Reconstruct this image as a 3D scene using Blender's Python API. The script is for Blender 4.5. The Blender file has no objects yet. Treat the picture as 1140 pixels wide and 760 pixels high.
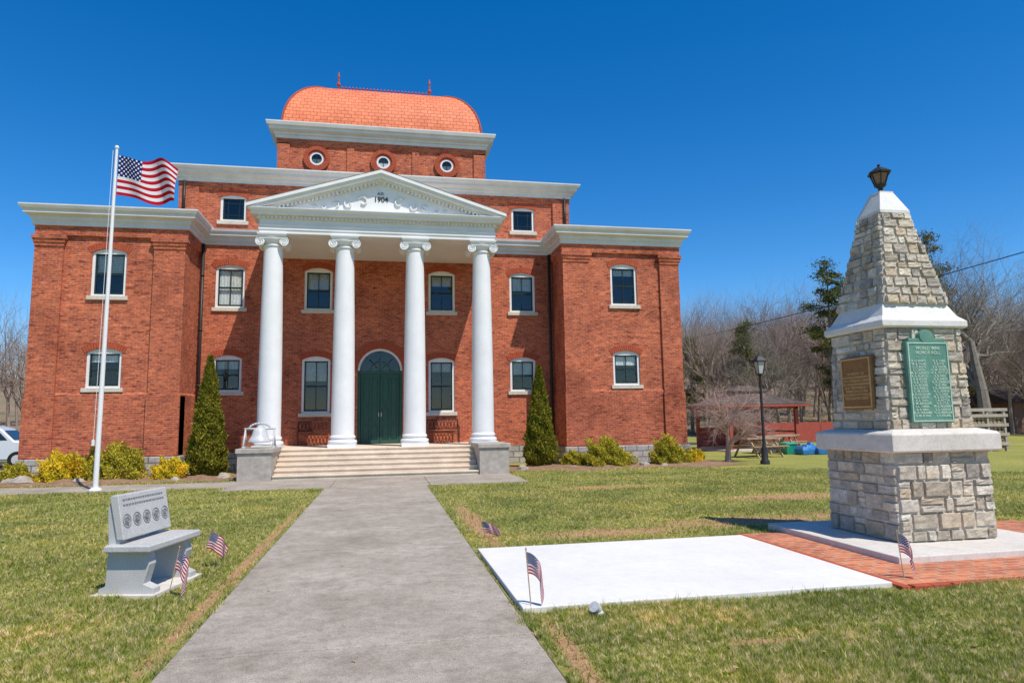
import bpy, math, random
import numpy as np
from mathutils import Vector, Matrix
random.seed(4); RNG=np.random.default_rng(4)
scene=bpy.context.scene
COL=bpy.context.collection
# ------------------------------------------------------------------ helpers
def empty(name,parent=None):
    o=bpy.data.objects.new(name,None); COL.objects.link(o)
    if parent: o.parent=parent
    return o
class MB:
    def __init__(s): s.v=[];s.f=[]
    def add(s,vs,fs):
        o=len(s.v); s.v.extend([tuple(v) for v in vs]); s.f.extend([tuple(i+o for i in f) for f in fs])
    def box(s,x0,x1,y0,y1,z0,z1):
        s.add([(x0,y0,z0),(x1,y0,z0),(x1,y1,z0),(x0,y1,z0),(x0,y0,z1),(x1,y0,z1),(x1,y1,z1),(x0,y1,z1)],
              [(0,3,2,1),(4,5,6,7),(0,1,5,4),(1,2,6,5),(2,3,7,6),(3,0,4,7)])
    def quad(s,a,b,c,d): s.add([a,b,c,d],[(0,1,2,3)])
    def sweep(s,x0,x1,y0,y1,prof,cap=True,capb=True):
        vs=[];fs=[]
        for o,z in prof: vs+=[(x0-o,y0-o,z),(x1+o,y0-o,z),(x1+o,y1+o,z),(x0-o,y1+o,z)]
        n=len(prof)
        for k in range(n-1):
            for i in range(4):
                j=(i+1)%4; fs.append((4*k+i,4*k+j,4*k+4+j,4*k+4+i))
        if cap: fs.append(tuple(4*(n-1)+i for i in range(4)))
        if capb: fs.append((3,2,1,0))
        s.add(vs,fs)
    def lathe(s,cx,cy,prof,n=24,a0=0.0,cap=True):
        vs=[];fs=[]
        for r,z in prof:
            for i in range(n):
                a=a0+2*math.pi*i/n; vs.append((cx+r*math.cos(a),cy+r*math.sin(a),z))
        m=len(prof)
        for k in range(m-1):
            for i in range(n):
                j=(i+1)%n; fs.append((n*k+i,n*k+j,n*k+n+j,n*k+n+i))
        if cap:
            fs.append(tuple(range(n-1,-1,-1))); fs.append(tuple(n*(m-1)+i for i in range(n)))
        s.add(vs,fs)
    def tube(s,p0,p1,r0,r1=None,n=8,cap=True):
        if r1 is None: r1=r0
        p0=Vector(p0);p1=Vector(p1);d=(p1-p0)
        if d.length<1e-6: return
        d.normalize(); a=d.orthogonal().normalized(); b=d.cross(a)
        vs=[]
        for p,r in ((p0,r0),(p1,r1)):
            for i in range(n):
                t=2*math.pi*i/n; vs.append(p+(a*math.cos(t)+b*math.sin(t))*r)
        fs=[(i,(i+1)%n,n+(i+1)%n,n+i) for i in range(n)]
        if cap: fs+= [tuple(range(n-1,-1,-1)),tuple(range(n,2*n))]
        s.add(vs,fs)
    def path(s,pts,r,n=6):
        for a,b in zip(pts[:-1],pts[1:]): s.tube(a,b,r,r,n)
    def prism_y(s,poly,y0,y1):   # poly list of (x,z), extruded along y
        n=len(poly)
        vs=[(x,y0,z) for x,z in poly]+[(x,y1,z) for x,z in poly]
        fs=[tuple(range(n)),tuple(range(2*n-1,n-1,-1))]+[(i,n+i,n+(i+1)%n,(i+1)%n) for i in range(n)]
        s.add(vs,fs)
    def prism_x(s,poly,x0,x1):
        n=len(poly)
        vs=[(x0,y,z) for y,z in poly]+[(x1,y,z) for y,z in poly]
        fs=[tuple(range(n)),tuple(range(2*n-1,n-1,-1))]+[(i,n+i,n+(i+1)%n,(i+1)%n) for i in range(n)]
        s.add(vs,fs)
    def obj(s,name,mat,parent=None,smooth=False,bevel=0,mtx=None,angle=None):
        me=bpy.data.meshes.new(name); me.from_pydata(s.v,[],s.f); me.validate(); 
        import bmesh
        bm=bmesh.new(); bm.from_mesh(me); bmesh.ops.recalc_face_normals(bm,faces=bm.faces[:]); bm.to_mesh(me); bm.free()
        o=bpy.data.objects.new(name,me); COL.objects.link(o)
        if mat: me.materials.append(mat)
        if smooth:
            me.polygons.foreach_set("use_smooth",[True]*len(me.polygons))
            if angle: 
                try: me.set_sharp_from_angle(angle=math.radians(angle))
                except Exception: pass
        if bevel:
            b=o.modifiers.new("bevel",'BEVEL'); b.width=bevel; b.segments=2; b.limit_method='ANGLE'
        if parent: o.parent=parent
        if mtx is not None: o.matrix_local=mtx
        return o
def tri_mesh(name,V,mat,parent=None):
    n=V.shape[0]
    me=bpy.data.meshes.new(name)
    me.vertices.add(n*3); me.vertices.foreach_set("co",V.reshape(-1).astype(np.float32))
    me.loops.add(n*3); me.loops.foreach_set("vertex_index",np.arange(n*3,dtype=np.int32))
    me.polygons.add(n); me.polygons.foreach_set("loop_start",np.arange(0,n*3,3,dtype=np.int32))
    me.polygons.foreach_set("loop_total",np.full(n,3,dtype=np.int32))
    me.update(calc_edges=True); me.materials.append(mat)
    o=bpy.data.objects.new(name,me); COL.objects.link(o)
    if parent: o.parent=parent
    return o
# ------------------------------------------------------------------ materials
def new_mat(name):
    m=bpy.data.materials.new(name); m.use_nodes=True; nt=m.node_tree; nt.nodes.clear()
    out=nt.nodes.new("ShaderNodeOutputMaterial"); return m,nt,out
def N(nt,t,**k):
    n=nt.nodes.new(t)
    for a,b in k.items():
        if a in n.inputs: n.inputs[a].default_value=b
        else: setattr(n,a,b)
    return n
def rgba(c): return (c[0],c[1],c[2],1)
def noise(nt,vec,scale,detail=5,rough=.6):
    n=nt.nodes.new("ShaderNodeTexNoise"); n.inputs["Scale"].default_value=scale; n.inputs["Detail"].default_value=detail
    n.inputs["Roughness"].default_value=rough
    if vec is not None: nt.links.new(vec,n.inputs["Vector"])
    return n.outputs["Fac"]
def ramp(nt,fac,stops):
    r=nt.nodes.new("ShaderNodeValToRGB"); nt.links.new(fac,r.inputs[0])
    e=r.color_ramp.elements
    e[0].position=stops[0][0]; e[0].color=rgba(stops[0][1]); e[1].position=stops[-1][0]; e[1].color=rgba(stops[-1][1])
    for p,c in stops[1:-1]:
        x=e.new(p); x.color=rgba(c)
    return r.outputs[0]
def mix(nt,fac,a,b,mode='MIX'):
    m=nt.nodes.new("ShaderNodeMix"); m.data_type='RGBA'; m.blend_type=mode
    if isinstance(fac,(int,float)): m.inputs[0].default_value=fac
    else: nt.links.new(fac,m.inputs[0])
    for i,x in ((6,a),(7,b)):
        if isinstance(x,tuple): m.inputs[i].default_value=rgba(x)
        else: nt.links.new(x,m.inputs[i])
    return m.outputs[2]
def mth(nt,op,a,b=None,c=None):
    m=nt.nodes.new("ShaderNodeMath"); m.operation=op
    for i,x in enumerate((a,b,c)):
        if x is None: continue
        if isinstance(x,(int,float)): m.inputs[i].default_value=x
        else: nt.links.new(x,m.inputs[i])
    return m.outputs[0]
def bump(nt,h,strength,dist):
    b=nt.nodes.new("ShaderNodeBump"); b.inputs["Strength"].default_value=strength; b.inputs["Distance"].default_value=dist
    nt.links.new(h,b.inputs["Height"]); return b.outputs[0]
def coords(nt): return nt.nodes.new("ShaderNodeTexCoord").outputs["Object"]
def finish(nt,out,col,rough=.8,nrm=None,metal=0,spec=.3):
    p=nt.nodes.new("ShaderNodeBsdfPrincipled")
    if isinstance(col,tuple): p.inputs["Base Color"].default_value=rgba(col)
    else: nt.links.new(col,p.inputs["Base Color"])
    if isinstance(rough,(int,float)): p.inputs["Roughness"].default_value=rough
    else: nt.links.new(rough,p.inputs["Roughness"])
    p.inputs["Metallic"].default_value=metal; p.inputs["Specular IOR Level"].default_value=spec
    if nrm is not None: nt.links.new(nrm,p.inputs["Normal"])
    nt.links.new(p.outputs[0],out.inputs[0]); return p
def nmat(name,c1,c2,scale=3,fine=60,rough=.75,bs=.2,bd=.01,metal=0,spec=.3,finec=.25):
    m,nt,out=new_mat(name); co=coords(nt)
    a=ramp(nt,noise(nt,co,scale,6,.65),[(.3,c1),(.7,c2)])
    f=noise(nt,co,fine,3,.6)
    g=ramp(nt,f,[(.3,(1-finec,)*3),(.7,(1+finec*.4,)*3)])
    col=mix(nt,1.0,a,g,'MULTIPLY')
    finish(nt,out,col,rough,bump(nt,f,bs,bd),metal,spec); return m
def wall_uv(nt):
    co=coords(nt); s=nt.nodes.new("ShaderNodeSeparateXYZ"); nt.links.new(co,s.inputs[0])
    g=nt.nodes.new("ShaderNodeNewGeometry"); sn=nt.nodes.new("ShaderNodeSeparateXYZ"); nt.links.new(g.outputs["True Normal"],sn.inputs[0])
    ax=mth(nt,'ABSOLUTE',sn.outputs[0]); ay=mth(nt,'ABSOLUTE',sn.outputs[1])
    f=mth(nt,'GREATER_THAN',ax,ay)
    u=mth(nt,'ADD',mth(nt,'MULTIPLY',s.outputs[1],f),mth(nt,'MULTIPLY',s.outputs[0],mth(nt,'SUBTRACT',1.0,f)))
    c=nt.nodes.new("ShaderNodeCombineXYZ"); nt.links.new(u,c.inputs[0]); nt.links.new(s.outputs[2],c.inputs[1])
    return co,c.outputs[0],s
def brick_mat(name,c1,c2,mortar,bw=.21,rh=.072,ms=.009,off=.5,stain=True,rough=.85,bd=.008,horizontal=False,metal=0,spec=.25,stainc=(.62,.55,.52),odd=None):
    m,nt,out=new_mat(name)
    if horizontal: co=coords(nt); uv=co
    else: co,uv,_=wall_uv(nt)
    b=nt.nodes.new("ShaderNodeTexBrick"); nt.links.new(uv,b.inputs["Vector"])
    b.offset=off; b.inputs["Scale"].default_value=1; b.inputs["Brick Width"].default_value=bw; b.inputs["Row Height"].default_value=rh
    b.inputs["Mortar Size"].default_value=ms; b.inputs["Mortar Smooth"].default_value=.2; b.inputs["Bias"].default_value=0
    b.inputs["Color1"].default_value=rgba(c1); b.inputs["Color2"].default_value=rgba(c2); b.inputs["Mortar"].default_value=rgba(mortar)
    col=b.outputs["Color"]
    if odd:
        mp=nt.nodes.new("ShaderNodeMapping"); mp.inputs["Scale"].default_value=(4.2,4.2,13); nt.links.new(co,mp.inputs[0])
        col=mix(nt,1.0,col,ramp(nt,noise(nt,mp.outputs[0],1.0,2,.5),[(.30,odd),(.42,(1,1,1)),(.58,(1,1,1)),(.72,(1.35,1.4,1.4))]),'MULTIPLY')
    col=mix(nt,1.0,col,ramp(nt,noise(nt,co,.7,7,.7),[(.28,stainc if stain else (.85,)*3),(.5,(1,1,1)),(.75,(1.22,1.2,1.15))]),'MULTIPLY')
    col=mix(nt,1.0,col,ramp(nt,noise(nt,co,14,4,.7),[(.3,(.72,.7,.7)),(.6,(1.1,1.1,1.1))]),'MULTIPLY')
    h=mth(nt,'SUBTRACT',mth(nt,'MULTIPLY',noise(nt,co,40,3),.3),b.outputs["Fac"])
    finish(nt,out,col,rough,bump(nt,h,.7,bd),metal,spec); return m
M_BRICK=brick_mat("red_brick",(.60,.14,.055),(.37,.072,.034),(.42,.215,.14),ms=.010,odd=(.45,.38,.42),stainc=(.55,.48,.46))
M_VOUS=nmat("arch_brick",(.52,.11,.048),(.33,.065,.033),9,60,.85)
M_STONEB=brick_mat("foundation_stone",(.50,.47,.42),(.30,.29,.27),(.2,.19,.17),.45,.22,.02,bd=.03)
M_WHITE=nmat("white_painted_wood",(.80,.795,.78),(.72,.715,.70),1.5,30,.5,.05,.002,finec=.05)
M_TRIM=nmat("cornice_paint",(.74,.72,.68),(.58,.565,.53),1.2,25,.55,.05,.003,finec=.08)
M_SASH=nmat("dark_sash_paint",(.02,.035,.03),(.015,.025,.022),3,40,.4,.02,.001)
M_DOOR=nmat("green_door_paint",(.035,.11,.08),(.028,.09,.065),3,40,.4,.02,.001)
M_SILL=nmat("sill_stone",(.68,.61,.50),(.56,.50,.41),4,50,.8)
M_STEP=nmat("sandstone_steps",(.80,.67,.52),(.62,.50,.38),2.2,45,.85,.3,.006,finec=.18)
M_PLINTH=nmat("plinth_stone",(.52,.46,.39),(.33,.295,.25),5,50,.85,.5,.02)
M_ROOF=nmat("dark_roofing",(.08,.07,.065),(.05,.045,.04),3,50,.9)
M_DOME=brick_mat("red_metal_shingles",(.82,.235,.105),(.70,.185,.08),(.42,.10,.045),.28,.17,.012,stain=True,rough=.6,bd=.012,spec=.3,stainc=(.8,.75,.72))
M_RIDGE=nmat("red_ridge_metal",(.5,.1,.05),(.38,.075,.04),4,40,.45)
M_DARKMET=nmat("dark_iron",(.02,.02,.02),(.035,.03,.028),8,60,.45,.1,.002)
M_IRONRED=nmat("rusty_iron",(.13,.04,.025),(.07,.025,.018),8,60,.5,.1,.002)
M_BLIND=nmat("window_blind",(.80,.80,.76),(.68,.68,.64),3,20,.8)
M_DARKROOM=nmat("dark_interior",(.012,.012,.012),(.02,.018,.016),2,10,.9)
M_SILVER=nmat("silver_paint",(.62,.62,.62),(.5,.5,.5),5,40,.35,.05,.002,.0,.5)
def glass_mat():
    m,nt,out=new_mat("window_glass")
    t=N(nt,"ShaderNodeBsdfTransparent"); t.inputs[0].default_value=(.90,.93,.92,1)
    g=N(nt,"ShaderNodeBsdfGlossy"); g.inputs["Roughness"].default_value=.02
    nt.links.new(bump(nt,noise(nt,coords(nt),3,2),.12,.02),g.inputs["Normal"])
    f=N(nt,"ShaderNodeFresnel"); f.inputs[0].default_value=1.7
    ms=N(nt,"ShaderNodeMixShader"); nt.links.new(f.outputs[0],ms.inputs[0]); nt.links.new(t.outputs[0],ms.inputs[1]); nt.links.new(g.outputs[0],ms.inputs[2])
    nt.links.new(ms.outputs[0],out.inputs[0]); return m
M_GLASS=glass_mat()
def leaf_mat(name,stops,scale=25,trans=.3,big=None):
    m,nt,out=new_mat(name); co=coords(nt)
    c=ramp(nt,noise(nt,co,scale,2,.5),stops)
    if big: c=mix(nt,1.0,c,ramp(nt,noise(nt,co,big,6,.7),[(.32,(.62,.68,.6)),(.5,(1,1,1)),(.68,(1.5,1.28,1.25))]),'MULTIPLY')
    d=N(nt,"ShaderNodeBsdfDiffuse"); t=N(nt,"ShaderNodeBsdfTranslucent"); nt.links.new(c,d.inputs[0]); nt.links.new(c,t.inputs[0])
    ms=N(nt,"ShaderNodeMixShader"); ms.inputs[0].default_value=trans
    nt.links.new(d.outputs[0],ms.inputs[1]); nt.links.new(t.outputs[0],ms.inputs[2]); nt.links.new(ms.outputs[0],out.inputs[0]); return m
M_GRASS=leaf_mat("grass_blades",[(.25,(.16,.21,.03)),(.40,(.28,.33,.06)),(.52,(.44,.43,.12)),(.66,(.76,.64,.36))],18,.4,.6)
M_CONIF=leaf_mat("conifer_foliage",[(.3,(.08,.09,.014)),(.5,(.19,.19,.024)),(.7,(.36,.31,.04))],14,.25,2.0)
M_SHRUB=leaf_mat("shrub_foliage",[(.3,(.17,.18,.025)),(.5,(.46,.42,.05)),(.65,(.64,.52,.06)),(.8,(.40,.16,.05))],16,.3,3.0)
M_FORS=leaf_mat("yellow_shrub_foliage",[(.3,(.22,.20,.03)),(.45,(.70,.55,.04)),(.65,(.85,.68,.05)),(.8,(.35,.20,.06))],16,.3,3.0)
M_PINE=leaf_mat("pine_needles",[(.3,(.05,.065,.018)),(.5,(.11,.13,.035)),(.7,(.25,.22,.07))],3,.25,.4)
M_LEAFD=leaf_mat("dead_leaves",[(.3,(.22,.11,.05)),(.5,(.40,.24,.12)),(.7,(.55,.38,.2))],9,.1)
M_BARK=nmat("grey_bark",(.28,.235,.195),(.16,.135,.11),3,40,.9,.5,.02)
M_BARKP=nmat("pinkish_bark",(.58,.40,.33),(.44,.30,.25),3,40,.9,.4,.01)
M_BARKW=nmat("woodland_bark",(.44,.33,.27),(.22,.17,.135),.05,4,.95,.2,.02)
# ---- ground
DIRT=[(5.6,9.8,2.1,.65),(3.2,9.4,1.7,.45),(7.6,9.9,1.5,.75),(8.0,12.5,1.8,.7),(2.7,4.6,.35,.12),(-9.0,14.5,1.2,.4),(5.2,15.6,1.8,.5),(1.45,11.0,.22,3.5),(1.3,4.6,.12,1.2),(-1.55,9,.10,7)]
def ground_mat():
    m,nt,out=new_mat("lawn_ground"); co=coords(nt)
    base=ramp(nt,noise(nt,co,14,6,.75),[(.3,(.15,.165,.035)),(.5,(.28,.28,.075)),(.7,(.50,.41,.19))])
    big=ramp(nt,noise(nt,co,.35,5,.6),[(.3,(.75,.85,.7)),(.7,(1.2,1.1,1.0))])
    c=mix(nt,1.0,base,big,'MULTIPLY')
    dirt=ramp(nt,noise(nt,co,30,5,.7),[(.3,(.30,.15,.075)),(.7,(.56,.34,.19))])
    tot=None
    for (px,py,rx,ry) in DIRT:
        s=nt.nodes.new("ShaderNodeSeparateXYZ"); nt.links.new(co,s.inputs[0])
        dx=mth(nt,'DIVIDE',mth(nt,'SUBTRACT',s.outputs[0],px),rx); dy=mth(nt,'DIVIDE',mth(nt,'SUBTRACT',s.outputs[1],py),ry)
        d=mth(nt,'SQRT',mth(nt,'ADD',mth(nt,'MULTIPLY',dx,dx),mth(nt,'MULTIPLY',dy,dy)))
        f=mth(nt,'SUBTRACT',1.0,d)
        tot=f if tot is None else mth(nt,'MAXIMUM',tot,f)
    tot=mth(nt,'ADD',tot,mth(nt,'MULTIPLY',mth(nt,'SUBTRACT',noise(nt,co,3,5,.7),.5),2.2))
    fac=N(nt,"ShaderNodeMapRange"); nt.links.new(tot,fac.inputs[0]); fac.inputs[1].default_value=.0; fac.inputs[2].default_value=.6
    c=mix(nt,fac.outputs[0],c,dirt)
    finish(nt,out,c,.95,bump(nt,noise(nt,co,25,5,.7),.8,.03),0,.1); return m
M_GROUND=ground_mat()
M_MULCH=nmat("mulch",(.26,.145,.085),(.42,.27,.165),4,30,.95,1,.04,finec=.5)
def concrete(name,c1,c2,speck=.2,streak=True):
    m,nt,out=new_mat(name); co=coords(nt)
    a=ramp(nt,noise(nt,co,.9,9,.78),[(.32,c1),(.66,c2)])
    b=ramp(nt,noise(nt,co,140,3,.7),[(.35,(1-speck*2,)*3),(.62,(1+speck*.6,)*3)])
    c=mix(nt,1.0,a,b,'MULTIPLY')
    c=mix(nt,1.0,c,ramp(nt,noise(nt,co,9,6,.8),[(.3,(1-speck*1.2,)*3),(.55,(1.03,)*3)]),'MULTIPLY')
    c=mix(nt,1.0,c,ramp(nt,noise(nt,co,45,4,.8),[(.30,(1-speck*1.8,1-speck*1.9,1-speck*2.0)),(.45,(1,1,1))]),'MULTIPLY')
    finish(nt,out,c,.85,bump(nt,noise(nt,co,90,4,.7),.35,.006),0,.3); return m
M_PATH=concrete("aged_concrete",(.30,.25,.195),(.52,.455,.37),.25)
M_SLAB=concrete("fresh_concrete",(.66,.63,.58),(.75,.725,.68),.05)
M_MSLAB=concrete("monument_concrete",(.58,.53,.46),(.72,.67,.60),.12)
M_JOINT=nmat("joint_dirt",(.09,.07,.05),(.14,.11,.075),8,60,.95)
M_PAVER=brick_mat("brick_pavers",(.62,.21,.10),(.42,.125,.065),(.46,.32,.21),.2,.1,.010,horizontal=True,bd=.006)
M_ASPH=concrete("asphalt",(.05,.05,.05),(.075,.073,.07),.15)
M_ROCKS=nmat("field_stone",(.48,.42,.35),(.30,.26,.22),4,30,.9,.6,.02)
# ------------------------------------------------------------------ camera
f_px,yaw,pitch,roll=746.2,math.radians(10.94),math.radians(6.77),math.radians(-.91); CH=1.6
F=Vector((math.sin(yaw)*math.cos(pitch),math.cos(yaw)*math.cos(pitch),math.sin(pitch)))
R0=Vector((math.cos(yaw),-math.sin(yaw),0)); U0=R0.cross(F)
Rv=R0*math.cos(roll)+U0*math.sin(roll); Uv=-R0*math.sin(roll)+U0*math.cos(roll)
cam=bpy.data.cameras.new("camera"); co_=bpy.data.objects.new("camera",cam); COL.objects.link(co_)
mtx=Matrix((Rv,Uv,-F)).transposed().to_4x4(); mtx.translation=(0,0,CH); co_.matrix_world=mtx
cam.sensor_width=36; cam.lens=f_px/1140*36; cam.clip_end=2000; cam.clip_start=.05
scene.camera=co_
# ------------------------------------------------------------------ light
S=Vector((1.44,-2.5,4.75)).normalized()
sun=bpy.data.lights.new("sun",'SUN'); so=bpy.data.objects.new("sun",sun); COL.objects.link(so)
sun.energy=5.0; sun.angle=math.radians(.5); sun.color=(1,.94,.85); so.rotation_euler=S.to_track_quat('Z','Y').to_euler(); so.location=(10,-20,40)
w=bpy.data.worlds.new("World"); scene.world=w; w.use_nodes=True; nt=w.node_tree; nt.nodes.clear()
sky=nt.nodes.new("ShaderNodeTexSky"); sky.sky_type='NISHITA'; sky.sun_disc=False
sky.sun_elevation=math.asin(S.z); sky.sun_rotation=math.atan2(S.x,S.y)
sky.altitude=900; sky.air_density=1.0; sky.dust_density=.3; sky.ozone_density=4.0
hs=nt.nodes.new("ShaderNodeHueSaturation"); hs.inputs["Saturation"].default_value=1.38; hs.inputs["Value"].default_value=1.15; hs.inputs["Hue"].default_value=.503
nt.links.new(sky.outputs[0],hs.inputs["Color"])
bg=nt.nodes.new("ShaderNodeBackground"); bg.inputs[1].default_value=.14; wo=nt.nodes.new("ShaderNodeOutputWorld")
nt.links.new(hs.outputs[0],bg.inputs[0]); nt.links.new(bg.outputs[0],wo.inputs[0])
scene.view_settings.view_transform='Standard'; scene.view_settings.look='None'; scene.view_settings.exposure=0
# ------------------------------------------------------------------ ground & paving
b=MB(); b.quad((-400,-150,0),(400,-150,0),(400,500,0),(-400,500,0)); b.obj("ground",M_GROUND)
PX0,PX1=-1.41,1.11
path=empty("concrete_path")
b=MB(); b.quad((PX0-.02,-3,.004),(PX1+.02,-3,.004),(PX1+.02,17.6,.004),(PX0-.02,17.6,.004)); b.obj("joint_bed",M_JOINT,path)
b=MB(); y=-2.3
while y<17.5:
    b.box(PX0,PX1,y+.010,min(y+1.85,17.58)-.010,-.05,.03); y+=1.85
b.obj("panels",M_PATH,path,bevel=.014)
cross=empty("cross_walk")
b=MB()
for x0,x1 in [(-24+3*i,-21+3*i) for i in range(6)]+[(-6,-3.9),(-3.9,-1.3),(-1.3,1.2),(1.2,3.8)]:
    y0=17.62 if x0>=-3.9 else 18.6
    b.box(x0+.006,x1-.006,y0,20.42,-.05,.026)
b.obj("panels",M_PATH,cross,bevel=.008)
b=MB(); b.box(1.16,4.70,5.72,8.45,-.05,.05); b.obj("fresh_concrete_slab",M_SLAB,bevel=.01)
pav=empty("brick_paving"); b=MB(); b.box(4.72,9.2,5.62,8.62,-.05,.028); b.obj("pavers",M_PAVER,pav)
b=MB()
y=5.6
while y<8.6: b.box(4.705,4.80,y,y+.195,-.05,.036+random.uniform(-.003,.004)); y+=.203
x=4.81
while x<9.1: b.box(x,x+.195,5.575,5.665,-.05,.036+random.uniform(-.003,.004)); x+=.203
b.obj("edging",M_VOUS,pav,bevel=.006)
# mulch beds
bed=MB()
for x0,x1 in ((-12.5,-4.1),(3.9,12.3)):
    nx,ny=60,14; vs=[];fs=[]
    for j in range(ny+1):
        for i in range(nx+1):
            u=i/nx; v=j/ny; xx=x0+(x1-x0)*u; yy=21.0+.25*math.sin(xx*1.7)+v*3.0
            e=min(1,u*8,(1-u)*8)
            vs.append((xx,yy,.012+(.12+random.uniform(-.02,.02))*math.sin(math.pi*min(1,v*1.3))*(.7+.3*math.sin(xx*5+yy*3))*e))
    for j in range(ny):
        for i in range(nx):
            a=j*(nx+1)+i; fs.append((a,a+1,a+nx+2,a+nx+1))
    bed.add(vs,fs)
bed.obj("mulch_bed",M_MULCH,smooth=True)
b=MB()
for (x,y,r) in [(-10.2,21.9,.30),(-10.6,22.1,.22),(-8.6,21.6,.20),(-4.7,21.8,.22),(-6.0,21.6,.15),(4.5,21.8,.2),(8.7,21.7,.2),(9.3,21.5,.14),(6.2,21.6,.14),(-11.4,21.9,.2)]:
    rs=[(r*.9*random.uniform(.8,1.1),0),(r,r*.25),(r*.8,r*.6),(r*.35,r*.82)]
    o=len(b.v); b.lathe(x,y,rs,9)
    for i in range(o,len(b.v)):
        v=b.v[i]; b.v[i]=(v[0]+random.uniform(-.14,.14)*r,v[1]+random.uniform(-.14,.14)*r,max(0,v[2]+random.uniform(-.12,.12)*r))
b.obj("bed_rocks",M_ROCKS,bevel=.01)
b=MB(); b.quad((-90,30,.006),(-12.5,30,.006),(-12.5,38,.006),(-90,38,.006)); b.obj("parking_road",M_ASPH)
b=MB(); b.quad((14,37.5,.006),(75,47,.006),(75,51,.006),(14,41,.006)); b.obj("park_lane",M_ASPH)
# ------------------------------------------------------------------ courthouse
CH_=empty("brick_courthouse")
def arc_fn(xc,a,zs,h):
    R=(a*a+h*h)/(2*h); cz=zs+h-R
    return R,cz,(lambda x: cz+math.sqrt(max(0,R*R-(x-xc)**2)))
def wall_front(mb,X0,X1,Z0,Z1,Y,ops,depth=.16):
    xs=sorted({X0,X1,*[o[0] for o in ops],*[o[1] for o in ops]}); zs=sorted({Z0,Z1,*[o[2] for o in ops],*[o[3] for o in ops]})
    for i in range(len(xs)-1):
        for j in range(len(zs)-1):
            cx=(xs[i]+xs[i+1])/2; cz=(zs[j]+zs[j+1])/2
            if any(o[0]<cx<o[1] and o[2]<cz<o[3] for o in ops): continue
            mb.quad((xs[i],Y,zs[j]),(xs[i+1],Y,zs[j]),(xs[i+1],Y,zs[j+1]),(xs[i],Y,zs[j+1]))
    for x0,x1,z0,z1,h in ops:
        a=(x1-x0)/2; xc=(x0+x1)/2; zsp=z1-h; R,cz,fn=arc_fn(xc,a,zsp,h); n=14
        px=[xc-a*math.cos(math.pi*k/n) for k in range(n+1)]
        for k in range(n):
            za,zb=fn(px[k]),fn(px[k+1])
            mb.quad((px[k],Y,za),(px[k+1],Y,zb),(px[k+1],Y,z1),(px[k],Y,z1))
            mb.quad((px[k],Y,za),(px[k+1],Y,zb),(px[k+1],Y+depth,zb),(px[k],Y+depth,za))
        mb.quad((x0,Y,z0),(x0,Y+depth,z0),(x0,Y+depth,zsp),(x0,Y,zsp)); mb.quad((x1,Y,z0),(x1,Y+depth,z0),(x1,Y+depth,zsp),(x1,Y,zsp))
        mb.quad((x0,Y,z0),(x1,Y,z0),(x1,Y+depth,z0),(x0,Y+depth,z0))
walls=MB();vous=MB();wf=MB();sash=MB();glass=MB();dark=MB();blind=MB();sills=MB();white=MB();trim=MB()
def voussoirs(x0,x1,z1,h,Y,th=.22,proud=.018,legs=0):
    a=(x1-x0)/2; xc=(x0+x1)/2; R,cz,fn=arc_fn(xc,a,z1-h,h); am=math.asin(min(1,(a+.10)/(R+.1)) if h<a*.9 else 1)
    n=int(2*am*R/.078)+1
    for k in range(n):
        t0=-am+2*am*k/n+.006/R; t1=-am+2*am*(k+1)/n-.006/R; pr=proud+random.uniform(-.003,.003)
        pts=[(xc+math.sin(t)*r,cz+math.cos(t)*r) for r,t in ((R,t0),(R,t1),(R+th,t1),(R+th,t0))]
        vous.prism_y(pts,Y-pr,Y+.03)
def window(x0,x1,z0,z1,h,Y,bl=0,attic=False):
    a=(x1-x0)/2; xc=(x0+x1)/2; zs=z1-h; R,cz,fn=arc_fn(xc,a,zs,h); j=.085
    yf=Y+.055
    wf.box(x0,x0+j,yf,Y+.14,z0,zs); wf.box(x1-j,x1,yf,Y+.14,z0,zs); wf.box(x0+j,x1-j,yf,Y+.14,z0,z0+.07)
    n=10; px=[x0+2*a*k/n for k in range(n+1)]; zb=zs-.04
    for k in range(n):
        wf.prism_y([(px[k],zb),(px[k+1],zb),(px[k+1],fn(px[k+1])),(px[k],fn(px[k]))],yf-.003,Y+.14)
    X0,X1,Z0,Z1=x0+j,x1-j,z0+.07,zb; t=.045; ys=Y+.085
    sash.box(X0,X0+t,ys,Y+.13,Z0,Z1); sash.box(X1-t,X1,ys,Y+.13,Z0,Z1); sash.box(X0+t,X1-t,ys,Y+.13,Z0,Z0+t+.02); sash.box(X0+t,X1-t,ys,Y+.13,Z1-t,Z1)
    if attic:
        q=.13
        for xx in (X0+t+q,X1-t-q): sash.box(xx-.012,xx+.012,ys+.01,Y+.125,Z0+t+.02,Z1-t)
        for zz in (Z0+t+q,Z1-t-q): sash.box(X0+t,X1-t,ys+.012,Y+.124,zz-.012,zz+.012)
    else:
        zm=(Z0+Z1)/2; sash.box(X0+t,X1-t,ys-.01,Y+.128,zm-.03,zm+.03)
        sash.box(xc-.014,xc+.014,ys+.01,Y+.126,Z0+t+.02,Z1-t)
    glass.quad((X0,Y+.115,Z0),(X1,Y+.115,Z0),(X1,Y+.115,Z1),(X0,Y+.115,Z1))
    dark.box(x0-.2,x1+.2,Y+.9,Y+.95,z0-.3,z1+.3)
    if bl>0:
        zc=Z1-(Z1-Z0)*bl; m=16
        for k in range(m):
            xa=X0+(X1-X0)*k/m; xb=X0+(X1-X0)*(k+1)/m; o=.015 if k%2 else 0
            blind.quad((xa,Y+.17+o,zc),(xb,Y+.185-o,zc),(xb,Y+.185-o,Z1),(xa,Y+.17+o,Z1))
    sills.box(x0-.09,x1+.09,Y-.07,Y+.1,z0-.13,z0+.004)
    voussoirs(x0,x1,z1,h,Y)
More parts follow.
